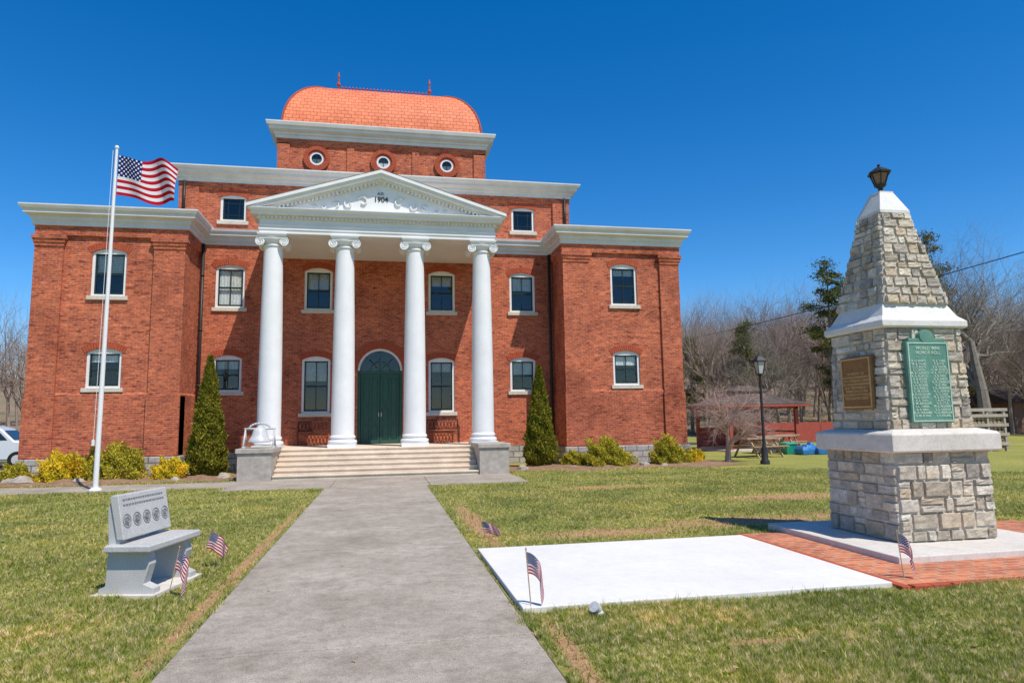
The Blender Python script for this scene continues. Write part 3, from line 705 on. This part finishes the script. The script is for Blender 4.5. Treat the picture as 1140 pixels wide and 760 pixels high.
b.lathe(lx,ly,[(.15,5.0+lz),(.155,5.02+lz),(.07,5.08+lz),(.03,5.10+lz),(.015,5.12+lz),(.025,5.13+lz),(.003,5.15+lz)],6); b.obj("lantern_frame",M_DARKMET,mon)
M_LGLASS=nmat("amber_lantern_glass",(.30,.18,.14),(.18,.11,.08),9,30,.15,.05,.002,0,.5)
b=MB(); b.lathe(lx,ly,[(.058,4.845+lz),(.11,4.998+lz)],6); b.obj("lantern_panes",M_LGLASS,mon)
M_BRONZE=nmat("bronze_plaque",(.32,.16,.055),(.18,.095,.035),6,60,.45,.4,.006,.3,.5)
M_VERD=nmat("verdigris_plaque",(.15,.33,.25),(.09,.22,.165),5,60,.6,.4,.006,.1,.4)
M_VERDL=nmat("verdigris_letters",(.50,.66,.54),(.38,.54,.43),5,60,.6)
M_BRL=nmat("bronze_letters",(.70,.46,.20),(.5,.32,.14),5,60,.4,.1,.002,.2)
PXa,PXb=6.32,6.92; yp=7.20
b=MB(); b.box(PXa,PXb,yp-.06,yp+.02,1.50,2.50); b.box(PXa+.04,PXb-.04,yp-.055,yp+.02,2.50,2.54)
b.prism_y([(6.62+.10*math.cos(t),2.56+.085*math.sin(t)) for t in [2*math.pi*k/18 for k in range(18)]],yp-.065,yp+.02); b.obj("green_plaque",M_VERD,mon,bevel=.006)
b=MB()
for z0,z1 in ((1.515,1.53),(2.47,2.485)): b.box(PXa+.015,PXb-.015,yp-.068,yp-.055,z0,z1)
for x in (PXa+.015,PXb-.03): b.box(x,x+.015,yp-.068,yp-.055,1.53,2.47)
b.obj("plaque_border",M_VERDL,mon)
rn=random.Random(9)
def nm(): return rn.choice("ABCDEFGHJLMRSTW")+". "+rn.choice("ABCDEHLRW")+". "+"".join(rn.choice("AEIORNLST") for _ in range(rn.randint(4,7)))
text("plaque_heading","WORLD WAR\nHONOR ROLL",.055,(6.62,yp-.062,2.385),(math.pi/2,0,0),M_VERDL,mon,.003,off=.001)
for cx in (6.475,6.765):
    text("plaque_names","\n".join(nm() for _ in range(19)),.038,(cx,yp-.062,1.92),(math.pi/2,0,0),M_VERDL,mon,.003,space=.98,off=.0012)
xp=6.07
b=MB(); b.box(xp-.05,xp+.02,7.40,7.98,1.68,2.36); b.obj("bronze_plaque",M_BRONZE,mon,bevel=.012)
b=MB()
for y0,y1,z0,z1 in ((7.42,7.96,1.70,1.72),(7.42,7.96,2.32,2.34),(7.42,7.44,1.72,2.32),(7.94,7.96,1.72,2.32)): b.box(xp-.06,xp-.045,y0,y1,z0,z1)
b.obj("bronze_border",M_BRL,mon)
text("bronze_text","\n".join(["IN MEMORY OF"]+["".join(rn.choice("AEIORN LSTDM") for _ in range(18)) for _ in range(7)]),.045,(xp-.053,7.69,1.98),(math.pi/2,0,-math.pi/2),M_BRL,mon,.003,off=.001)
# ------------------------------------------------------------------ granite bench
M_GRAN=nmat("grey_granite",(.60,.59,.56),(.48,.47,.45),2,150,.6,.15,.003,finec=.5)
M_GRAND=nmat("engraved_granite",(.20,.20,.20),(.28,.28,.28),2,120,.7)
ang=math.radians(77); BX,BY=-2.27,7.56
gb=empty("granite_bench"); gb.location=(BX,BY,0); gb.rotation_euler=(0,0,ang)
b=MB(); b.sweep(-.47,.47,-.22,.20,[(0,.42),(.012,.432),(.012,.478),(0,.49)]); b.obj("seat",M_GRAN,gb,bevel=.004)
b=MB()
sp=[(-.24,.0),(.30,.0),(.30,.07),(.235,.10),(.22,.45),(.245,.84),(.19,.86),(.15,.82),(.12,.56),(.10,.42),(-.16,.42),(-.19,.30),(-.14,.12),(-.24,.08)]
for s in (-.40,.28): b.prism_x([(y,z) for y,z in sp],s,s+.12)
b.obj("supports",M_GRAN,gb,bevel=.006)
b=MB(); b.prism_x([(.06,.53),(.13,.53),(.22,.93),(.20,.95),(.14,.95)],-.42,.42); b.obj("backrest",M_GRAN,gb,bevel=.008)
b=MB()
sl_=(.14-.06)/(.95-.53)
for k in range(5):
    cx=-.33+.165*k
    def P(t,r,d=0): 
        z=.70+r*math.sin(t); return (cx+r*math.cos(t),.06+(z-.53)*sl_-.002-d,z)
    b.path([P(2*math.pi*q/18,.062) for q in range(19)],.005,5); b.path([P(2*math.pi*q/5+k,.040) for q in range(6)],.008,5); b.path([P(2*math.pi*q/6,.015) for q in range(7)],.012,5)
for zz in (.84,.89):
    x0=-.36
    while x0<.34:
        ww=random.uniform(.015,.04); b.box(x0,x0+ww,.06+(zz-.53)*sl_-.003,.06+(zz-.53)*sl_+.004,zz,zz+.018); x0+=ww+.014
b.obj("emblems",M_GRAND,gb)
b=MB(); b.box(-.47,.47,-.28,.34,-.02,.03); b.obj("base_pad",M_MSLAB,gb)
# ------------------------------------------------------------------ lamp post
lp=empty("street_lamp"); b=MB(); lx,ly=12.9,21.3
b.lathe(lx,ly,[(.16,0),(.16,.1),(.11,.16),(.11,.5),(.07,.6),(.05,.7),(.045,2.8),(.035,3.0),(.07,3.05),(.09,3.1)],14); b.obj("post",M_DARKMET,lp,smooth=True,angle=40)
b=MB()
for k in range(4):
    a=math.pi/4+math.pi/2*k; b.tube((lx+.11*math.cos(a),ly+.11*math.sin(a),3.1),(lx+.2*math.cos(a),ly+.2*math.sin(a),3.52),.014,.014,5)
b.lathe(lx,ly,[(.26,3.52),(.25,3.56),(.12,3.70),(.03,3.76),(.02,3.84)],4,math.pi/4); b.obj("lantern_frame",M_DARKMET,lp)
M_LG2=nmat("frosted_lantern",(.55,.56,.55),(.45,.46,.45),5,30,.3)
b=MB(); b.lathe(lx,ly,[(.10,3.11),(.185,3.515)],4,math.pi/4); b.obj("lantern_panes",M_LG2,lp)
# ------------------------------------------------------------------ foliage plants
def leaves(Pts,size,rng,up=.3):
    n=len(Pts); d=rng.normal(size=(n,3)); d[:,2]=np.abs(d[:,2])*(.6)+up; d/=np.linalg.norm(d,axis=1)[:,None]
    e=rng.normal(size=(n,3)); e-= (e*d).sum(1)[:,None]*d; e/=np.linalg.norm(e,axis=1)[:,None]
    s=size*rng.uniform(.6,1.4,n)[:,None]
    return np.stack([Pts-e*s*.35,Pts+e*s*.35,Pts+d*s*1.3],1)
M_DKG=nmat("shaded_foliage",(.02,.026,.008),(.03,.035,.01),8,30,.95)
def conifer(name,x,y,H,R,seed):
    e=empty(name); rng=np.random.default_rng(seed); n=26000
    t=rng.uniform(0,1,n)**1.25; a=rng.uniform(0,2*np.pi,n)
    bumps=1+.10*np.sin(a*5+t*17)+.09*np.sin(a*9-t*29+1)+.07*np.sin(a*3+t*41)
    Rt=R*np.clip(np.minimum((1-t)**.85*1.02,.6+t*4),0,1)*bumps+.02
    r=Rt*np.sqrt(rng.uniform(.45,1.08,n))
    P=np.stack([x+r*np.cos(a),y+r*np.sin(a),.08+H*t],1)
    tri_mesh("foliage",leaves(P,.065,rng,.9),M_CONIF,e)
    b=MB(); b.lathe(x,y,[(.05,0),(.06,.12),(R*.62,.2),(R*.66,.6),(R*.4,H*.5),(.03,H*.9)],12); b.obj("shaded_core",M_DKG,e);  # solid cone stops see-through; the crown's inner shade is in its dark colour
    b=MB(); b.tube((x,y,0),(x,y,.4),.07,.05); b.obj("trunk",M_BARK,e)
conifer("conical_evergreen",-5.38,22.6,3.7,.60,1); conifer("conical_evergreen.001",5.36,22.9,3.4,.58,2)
def shrub(name,x,y,w,h,seed,mat=None):
    e=empty(name); rng=np.random.default_rng(seed); n=int(7000*w)
    d=rng.normal(size=(n,3)); d/=np.linalg.norm(d,axis=1)[:,None]; d[:,2]=np.abs(d[:,2])
    bm_=1+.25*np.sin(d[:,0]*6+seed)*np.cos(d[:,1]*7)+.16*np.sin(d[:,2]*9+d[:,0]*8+seed)
    r=np.cbrt(rng.uniform(.3,1.2,n))*bm_
    P=np.stack([x+d[:,0]*r*w/2,y+d[:,1]*r*w/2*.8,.04+d[:,2]*r*h*.88],1)
    tri_mesh("foliage",leaves(P,.055,rng,.5),mat or M_SHRUB,e)
    b=MB()
    for k in range(10):
        a=2*math.pi*k/10; b.tube((x,y,0),(x+math.cos(a)*w*.3,y+math.sin(a)*w*.25,h*.7),.015,.006,5)
    b.obj("stems",M_BARK,e)
for i,(x,y,w_,h,mm) in enumerate([(-7.75,22.3,1.4,1.1,0),(-9.35,22.3,1.1,.85,1),(-6.3,22.0,.85,.6,1),(-10.7,22.6,.8,.5,0),(7.5,22.2,1.6,.9,0),(9.75,22.1,1.2,.95,0),(6.5,22.6,.8,.5,0),(-8.6,22.9,.9,.9,0),(10.8,22.3,.6,.45,1)]):
    shrub("shrub" if i==0 else "shrub.%03d"%i,x,y,w_,h,20+i,M_FORS if mm else M_SHRUB)
# ------------------------------------------------------------------ bare trees
def grow(mb,p,d,L,r,lv,mx,rng,up,spread,ns,shr,drop=0):
    n=4 if lv<2 else 3; step=L/n; rr=r; jt=.06 if lv==0 else .13
    for i in range(n):
        d=d+np.array([rng.gauss(0,jt),rng.gauss(0,jt),rng.gauss(0,.08)+up-(drop*lv)]); d/=np.linalg.norm(d)
        q=p+d*step; r2=r*(1-.62*(i+1)/n)
        mb.tube(p,q,rr,r2,ns[min(lv,len(ns)-1)],False); rr=r2; p=q
        if lv<mx and (i>=1 or lv>0):
            for _ in range(2 if (rng.random()<.55 or i==n-1) else 1):
                az=rng.uniform(0,2*math.pi); an=math.radians(rng.uniform(*spread))
                o1=np.cross(d,[.3,.2,1]); o1/=np.linalg.norm(o1)+1e-9; o2=np.cross(d,o1)
                dd=d*math.cos(an)+(o1*math.cos(az)+o2*math.sin(az))*math.sin(an)
                grow(mb,p,dd,L*rng.uniform(*shr),r2*.72,lv+1,mx,rng,up,spread,ns,shr,drop)
def bare_mesh(name,seed,H,r,mx,up=.05,spread=(22,52),ns=(8,6,4,3,3,3),shr=(.5,.74),drop=0,trunk=.45):
    rng=random.Random(seed); mb=MB()
    grow(mb,np.array([0,0,-.1]),np.array([0,0,1.]),H*trunk,r,0,mx,rng,up,spread,ns,shr,drop)
    zm=max(v[2] for v in mb.v); k=H/zm
    me=bpy.data.meshes.new(name); me.from_pydata([(v[0]*k,v[1]*k,v[2]*k) for v in mb.v],[],mb.f); return me
def inst(name,me,loc,s,rz,mat,parent=None):
    if not me.materials: me.materials.append(mat)
    o=bpy.data.objects.new(name,me); COL.objects.link(o); o.location=loc; o.scale=(s,s,s); o.rotation_euler=(0,0,rz)
    if parent: o.parent=parent
    return o
big1=bare_mesh("bare_tree",3,16,.42,5,.07,(25,60),shr=(.55,.82),trunk=.38); big2=bare_mesh("bare_tree_b",8,16,.42,5,.07,(25,60),shr=(.55,.82),trunk=.38)
inst("bare_tree",big1,(35.8,34.5,0),1.0,0.6,M_BARK); inst("bare_tree.001",big2,(43,43,0),1.12,1.2,M_BARK); inst("bare_tree.002",big2,(27,44,0),.62,3.2,M_BARK)
inst("bare_tree.003",big1,(-28,44,0),.72,2.2,M_BARKP); inst("bare_tree.004",big1,(51,44,0),1.0,4.0,M_BARK)
orn_me=bare_mesh("ornamental_tree",5,3.9,.10,5,.05,(25,58),(7,5,4,3,3,3),(.58,.8),.01,.30)
inst("ornamental_bare_tree",orn_me,(12.55,23.2,0),1,1.0,M_BARKP)
wl=empty("woodland")
vars_=[bare_mesh("wood_tree_%d"%i,40+i,14,.2,4,.06,(20,45),(5,4,3,3,3),(.5,.75),0,.5) for i in range(6)]
def hill_z(x,y):
    d=math.hypot(x,y); t=max(0,(d-62))/90; a=math.atan2(x,y)
    return 17*min(1.3,t)**1.1*(.75+.25*math.sin(a*5+.6)+.12*math.sin(a*13))
rr=random.Random(77)
for k in range(430):
    if k<300: a=math.radians(rr.uniform(22,62))
    elif k<380: a=math.radians(rr.uniform(-52,-22))
    else: a=math.radians(rr.uniform(-25,25))
    d=rr.uniform(60,125)**1.0; x,y=d*math.sin(a),d*math.cos(a)
    inst("tree_%d"%k,rr.choice(vars_),(x,y,hill_z(x,y)-.2),rr.uniform(.7,1.15),rr.uniform(0,6.3),M_BARKW,wl)
M_HILL=nmat("leaf_litter_hill",(.30,.21,.14),(.20,.17,.09),.08,2,.95,.5,.3)
b=MB(); na,nd=120,26; vs=[];fs=[]
for j in range(nd+1):
    for i in range(na+1):
        a=math.radians(-75+150*i/na); d=56+j*7; x,y=d*math.sin(a),d*math.cos(a); vs.append((x,y,hill_z(x,y)+(-.3 if j==0 else .02)))
for j in range(nd):
    for i in range(na): q=j*(na+1)+i; fs.append((q,q+1,q+na+2,q+na+1))
b.add(vs,fs); b.obj("hill",M_HILL,smooth=True)
def pine(name,x,y,H,R,seed,base=.3,z0=0,dens=1.0,nn=60,ls=.13):
    e=empty(name); rng=np.random.default_rng(seed); b=MB(); b.tube((x,y,z0-.2),(x+.2,y,z0+H),.2,.03,8); pts=[]
    nl=int(30*dens)
    for k in range(nl):
        t=base+(1-base)*((k+rng.uniform(0,1))/nl); a=rng.uniform(0,2*math.pi); L=R*(1-t)**.7*rng.uniform(.4,1.2)+.3
        p0=np.array([x+.2*t,y,z0+H*t]); p1=p0+np.array([math.cos(a)*L,math.sin(a)*L,L*rng.uniform(-.05,.35)])
        b.tube(p0,p1,.05,.015,4)
        for m in range(int(2+L*1.8)):
            c=p0+(p1-p0)*rng.uniform(.35,1.05)+rng.normal(size=3)*.15; s=rng.uniform(.18,.38)
            pts.append(c+rng.normal(size=(nn,3))*np.array([s,s,s*.5]))
    P=np.concatenate(pts); tri_mesh("needles",leaves(P,ls,rng,.3),M_PINE,e); b.obj("trunk_and_limbs",M_BARK,e)
pine("pine_tree",33.2,45,13.2,2.8,1,.45,dens=1.2); pine("pine_tree.001",36.0,47,12.0,2.6,2,.35,dens=1.2)
pine("pine_tree.002",30.3,52,9.5,2.8,5,.15,dens=1.5); pine("pine_tree.003",41.2,44,15.5,2.8,3,.2,dens=1.6); pine("pine_tree.004",28,58,9,3.0,6,.1,dens=1.3); pine("pine_tree.005",-30,52,8,2.2,7,.15)
# ------------------------------------------------------------------ picnic shelter
gz=empty("picnic_shelter"); gx,gy=18.1,31.5
M_REDW=nmat("red_stained_wood",(.44,.085,.055),(.30,.065,.045),5,50,.7)
M_SHING=brick_mat("brown_shingles",(.13,.10,.085),(.09,.07,.06),(.05,.04,.035),.3,.14,.01,bd=.01)
b=MB(); GW=1.75
for sx in (-GW,0,GW):
    for sy in (-1.7,1.7):
        if sx==0 and sy<0: continue
        b.box(gx+sx-.08,gx+sx+.08,gy+sy-.08,gy+sy+.08,0,2.06)
b.box(gx-GW-.1,gx+GW+.1,gy-1.78,gy-1.62,2.0,2.18); b.box(gx-GW-.1,gx+GW+.1,gy+1.62,gy+1.78,2.0,2.18)
for s in (-GW,GW): b.box(gx+s-.05,gx+s+.05,gy-1.6,gy+1.6,.85,.93)
b.box(gx-GW,gx+GW,gy+1.66,gy+1.74,.1,1.1)
b.sweep(gx-GW,gx+GW,gy-1.7,gy+1.7,[(.46,2.1),(.53,2.1),(.53,2.2),(.46,2.2)],cap=False,capb=False)
b.obj("posts_and_rails",M_REDW,gz)
b=MB(); b.sweep(gx-GW,gx+GW,gy-1.7,gy+1.7,[(.5,2.15),(.5,2.23),(-1.0,2.75),(-1.0,2.88)]); b.sweep(gx-.75,gx+.75,gy-.5,gy+.5,[(.25,2.88),(.25,2.94),(-.4,3.2)]); b.obj("roof",M_SHING,gz)
b=MB(); b.box(gx-2.2,gx+2.2,gy-2,gy+2,-.02,.08); b.obj("floor_slab",M_MSLAB,gz)
M_WOODP=nmat("weathered_wood",(.45,.32,.20),(.33,.23,.14),5,50,.8)
M_WOODG=nmat("grey_wood",(.48,.42,.34),(.34,.29,.23),5,50,.85)
def picnic(name,x,y,rz,mat):
    e=empty(name); e.location=(x,y,0); e.rotation_euler=(0,0,rz); b=MB()
    for k in range(5): b.box(-.95,.95,-.37+k*.15,-.24+k*.15,.72,.76)
    for s in (-1,1):
        for k in range(2): b.box(-.95,.95,s*.62-.12+k*.13,s*.62-.01+k*.13,.42,.46)
    for xx in (-.65,.65):
        for s in (-1,1): b.tube((xx,s*.2,.72),(xx,s*.66,0),.045,.045,4)
        b.box(xx-.03,xx+.03,-.72,.72,.36,.42)
    b.obj("planks",mat,e)
picnic("picnic_table",15.0,25.2,.25,M_WOODP); picnic("picnic_table.001",17.2,27.6,.1,M_WOODP); picnic("picnic_table.002",18.2,31.2,-.1,M_REDW); picnic("picnic_table.003",18.6,29.2,.4,M_WOODP)
M_BLUE=nmat("blue_tarp",(.03,.16,.42),(.05,.25,.55),3,30,.4); M_GRN=nmat("green_plastic",(.02,.30,.18),(.03,.38,.25),3,30,.4)
b=MB(); bx_=17.3
for k in range(6):
    b.sweep(bx_+k*.24,bx_+.18+k*.24,25.6+.1*(k%3),26.1,[(.05,.0),(.08,.20+.05*(k%2)),(-.02,.36+.07*(k%3))])
b.obj("tarp_covered_pile",M_BLUE,bevel=.04)
b=MB(); b.sweep(17.0,17.4,26.3,26.7,[(0,0),(.05,.4),(.08,.42),(.08,.46),(0,.5)]); b.obj("green_bin",M_GRN,bevel=.02)
fe=empty("red_fence"); b=MB(); x=20.0
while x<36:
    yy=36.5+(x-21)*.28; b.box(x,x+.13,yy,yy+.03,.05,1.25); x+=.15
b.obj("pickets",M_REDW,fe); b=MB()
for k in range(7):
    x=20.5+k*2.4; yy=36.55+(x-21)*.28; b.box(x,x+.1,yy,yy+.1,0,1.35)
b.obj("posts",M_REDW,fe)
wc=empty("log_rack"); b=MB(); cx,cy=24.6,24.6
for i in range(3):
    for j in range(2): b.box(cx+i*.85-.05,cx+i*.85+.05,cy+j*1.0-.05,cy+j*1.0+.05,0,1.75)
for z in (.25,.65,1.05,1.45,1.7):
    b.box(cx-.1,cx+1.85,cy-.08,cy-.04,z,z+.13); b.box(cx-.1,cx+1.85,cy+1.04,cy+1.08,z,z+.13)
b.obj("frame",M_WOODG,wc)
b=MB()
for i in range(9):
    for k in range(7): b.tube((cx+.05+i*.2,cy-.0,.2+k*.2),(cx+.05+i*.2,cy+1.0,.2+k*.2),.085,.085,8)
b.obj("stacked_logs",M_WOODP,wc)
hs_=empty("distant_house"); hx,hy=47.5,43.5
M_SID=nmat("brown_siding",(.36,.20,.13),(.28,.16,.10),2,30,.8)
b=MB(); b.box(hx,hx+11,hy,hy+7,0,2.5); b.obj("walls",M_SID,hs_)
b=MB(); b.prism_x([(hy-.6,2.4),(hy+7.6,2.4),(hy+3.5,4.0)],hx-.5,hx+11.5); b.obj("roof",M_SHING,hs_)
b=MB()
for k in range(4): b.box(hx+1+k*2.6,hx+2.1+k*2.6,hy-.05,hy+.02,1.0,2.0)
b.box(hx-.05,hx+.02,hy+1.5,hy+2.6,1.0,2.0); b.box(hx-.05,hx+.02,hy+4,hy+5,1.0,2.0); b.obj("windows",M_WHITE,hs_)
# power line
up_=empty("utility_line"); b=MB()
A=Vector((28.6,62,9.2)); B=Vector((30.5,8,9.9)); pts=[]
for k in range(25):
    t=k/24; p=A.lerp(B,t); p.z-=.9*4*t*(1-t)*.6; pts.append(p)
b.path(pts,.026,5); b.obj("wire",M_DARKMET,up_)
b=MB(); b.tube((28.6,62,0),(28.6,62,9.6),.15,.11,8); b.tube((30.5,8,0),(30.5,8,10.3),.15,.11,8); b.box(27.9,29.3,61.9,62.1,9.1,9.25); b.obj("poles",M_BARK,up_)
# ------------------------------------------------------------------ parked car
M_CARG=nmat("car_glass",(.015,.018,.02),(.02,.022,.025),3,30,.08,.01,.001,0,.8); M_TYRE=nmat("tyre_rubber",(.015,.015,.015),(.025,.025,.025),9,50,.9); M_TAIL=nmat("tail_red",(.4,.01,.01),(.3,.01,.01),3,30,.3)
M_CARP=nmat("silver_car_paint",(.62,.64,.66),(.58,.6,.62),1,20,.25,.0,.001,.1,.6,finec=.02)
M_CARD=nmat("dark_car_paint",(.05,.05,.06),(.04,.04,.05),1,20,.25,.0,.001,.1,.6,finec=.02)
def car(name,x,y,rz,paint):
    e=empty(name); e.location=(x,y,0); e.rotation_euler=(0,0,rz)
    body=[(-2.25,.38),(-2.28,.75),(-2.15,1.02),(-1.9,1.08),(-1.55,1.66),(-1.2,1.74),(.35,1.74),(.75,1.62),(1.25,1.12),(2.0,1.0),(2.25,.82),(2.28,.45),(2.2,.32),(-2.15,.32)]
    b=MB(); n=len(body)
    def ypro(z): return .9 if z<1.05 else .9-(z-1.05)*.24
    vs=[(px,-ypro(pz),pz) for px,pz in body]+[(px,ypro(pz),pz) for px,pz in body]
    b.add(vs,[tuple(range(n)),tuple(range(2*n-1,n-1,-1))]+[(i,n+i,n+(i+1)%n,(i+1)%n) for i in range(n)]); b.obj("body",paint,e,bevel=.05,smooth=True,angle=40)
    g=MB()
    for s in (-1,1):
        for poly in ([(-1.62,1.12),(-1.38,1.58),(-.75,1.64),(-.75,1.12)],[(-.68,1.12),(-.68,1.64),(.15,1.64),(.15,1.12)],[(.22,1.12),(.22,1.63),(.62,1.56),(1.02,1.14)]):
            q=[(px,s*(ypro(pz)+.006),pz) for px,pz in poly]; g.add(q,[(0,1,2,3)])
    g.quad((.85,-.72,1.55),(.85,.72,1.55),(1.24,.8,1.16),(1.24,-.8,1.16)); g.quad((-1.62,-.7,1.58),(-1.62,.7,1.58),(-1.9,.78,1.12),(-1.9,-.78,1.12))
    g.obj("windows",M_CARG,e)
    t=MB(); hb=MB()
    for wx in (-1.4,1.4):
        for s in (-1,1): t.tube((wx,s*.70,.34),(wx,s*.93,.34),.34,.34,24); hb.tube((wx,s*.925,.34),(wx,s*.94,.34),.2,.2,12)
    t.obj("tyres",M_TYRE,e); hb.obj("wheel_rims",M_SILVER,e)
    l=MB(); l.box(2.2,2.3,-.82,-.5,.7,.85); l.box(2.2,2.3,.5,.82,.7,.85); l.obj("headlights",M_LG2,e)
    l=MB(); l.box(-2.3,-2.2,-.86,-.66,.8,1.0); l.box(-2.3,-2.2,.66,.86,.8,1.0); l.obj("tail_lights",M_TAIL,e)
car("parked_car",-16.4,32.2,.15,M_CARP); car("parked_car.001",-23.5,35.6,.1,M_CARD)
b=MB(); b.lathe(1.75,5.5,[(.05,0),(.05,.03),(.03,.05)],10); b.tube((1.75,5.5,.05),(1.7,5.46,.09),.035,.045,10); b.obj("ground_spotlight",M_SILVER,smooth=True,angle=40)
# ------------------------------------------------------------------ fallen leaves on lawn and paving
rng=np.random.default_rng(31); n=900
P=np.stack([rng.uniform(-7,9,n),rng.uniform(4,19,n),np.full(n,.055)],1)
onp=((P[:,0]>PX0)&(P[:,0]<PX1)); P[onp,2]=.034; P=P[~onp|(rng.uniform(size=n)<.25)]
P=P[~((P[:,0]>1.1)&(P[:,0]<9.2)&(P[:,1]>5.6)&(P[:,1]<9))]
d=rng.normal(size=(len(P),3)); d[:,2]=np.abs(d[:,2])*.25; d/=np.linalg.norm(d,axis=1)[:,None]
e_=np.cross(d,np.array([0,0,1.])); e_/=np.linalg.norm(e_,axis=1)[:,None]; s=.022*rng.uniform(.6,1.4,len(P))[:,None]
tri_mesh("fallen_leaves",np.stack([P-e_*s*.6,P+e_*s*.6,P+d*s*1.5],1),M_LEAFD)
# ------------------------------------------------------------------ grass blades
rng=np.random.default_rng(12)
n=1250000
dist=np.exp(rng.uniform(math.log(3.9),math.log(23),n)); az=np.radians(rng.uniform(-32,55,n))
X=dist*np.sin(az); Y=dist*np.cos(az)
keep=(Y>3.3)&(Y<21.3)
def inside(x0,x1,y0,y1,g=0): return (X>x0-g)&(X<x1+g)&(Y>y0-g)&(Y<y1+g)
wob=.035*np.sin(Y*9)+.03*np.sin(Y*23+1)+.03*np.sin(Y*3.1)
ex=((X>PX0+wob-.01)&(X<PX1+wob+.01)&(Y<17.6))|inside(1.14,4.82,5.70,8.47)|inside(4.7,9.2,5.6,8.62)|inside(-3.95,3.85,17.55,21.5)|((X<-3.8)&(Y>18.6)&(Y<20.42))|inside(5.4,7.95,6.4,8.95)
keep&=~ex
c_,s_=math.cos(-ang),math.sin(-ang); bxl=(X-BX)*c_-(Y-BY)*s_; byl=(X-BX)*s_+(Y-BY)*c_
keep&=~((np.abs(bxl)<.46)&(byl>-.27)&(byl<.33))
fld=np.zeros(n)
for k in range(22):
    a=rng.uniform(0,6.3); fr=rng.uniform(.4,9); fld+=np.sin((X*math.cos(a)+Y*math.sin(a))*fr+rng.uniform(0,6))/ (1+fr*.2)
fld/=fld.std()
dm=np.full(n,-9.)
for (px,py,rx,ry) in DIRT: dm=np.maximum(dm,1-np.sqrt(((X-px)/rx)**2+((Y-py)/ry)**2))
prob=1/(1+np.exp((dm+fld*.28-.12)*8))
keep&=rng.uniform(size=n)<(.06+.94*prob)
keep&=rng.uniform(size=n)<(.72+.28*np.tanh(fld*1.3))
X=X[keep];Y=Y[keep];dist=dist[keep];fl=fld[keep];m=len(X)
hgt=rng.uniform(.018,.05,m)*(1+.4*np.tanh(fl)); tall=rng.uniform(size=m)<.03; hgt[tall]*=1.8
wd=(.0020+.00052*dist)*rng.uniform(.7,1.3,m); ta=rng.uniform(0,2*np.pi,m); la=rng.uniform(0,2*np.pi,m); ll=hgt*rng.uniform(.1,1.2,m)
V=np.zeros((m,3,3)); V[:,0,0]=X-np.cos(ta)*wd;V[:,0,1]=Y-np.sin(ta)*wd;V[:,1,0]=X+np.cos(ta)*wd;V[:,1,1]=Y+np.sin(ta)*wd
V[:,2,0]=X+np.cos(la)*ll;V[:,2,1]=Y+np.sin(la)*ll;V[:,2,2]=hgt
tri_mesh("lawn_grass",V,M_GRASS)
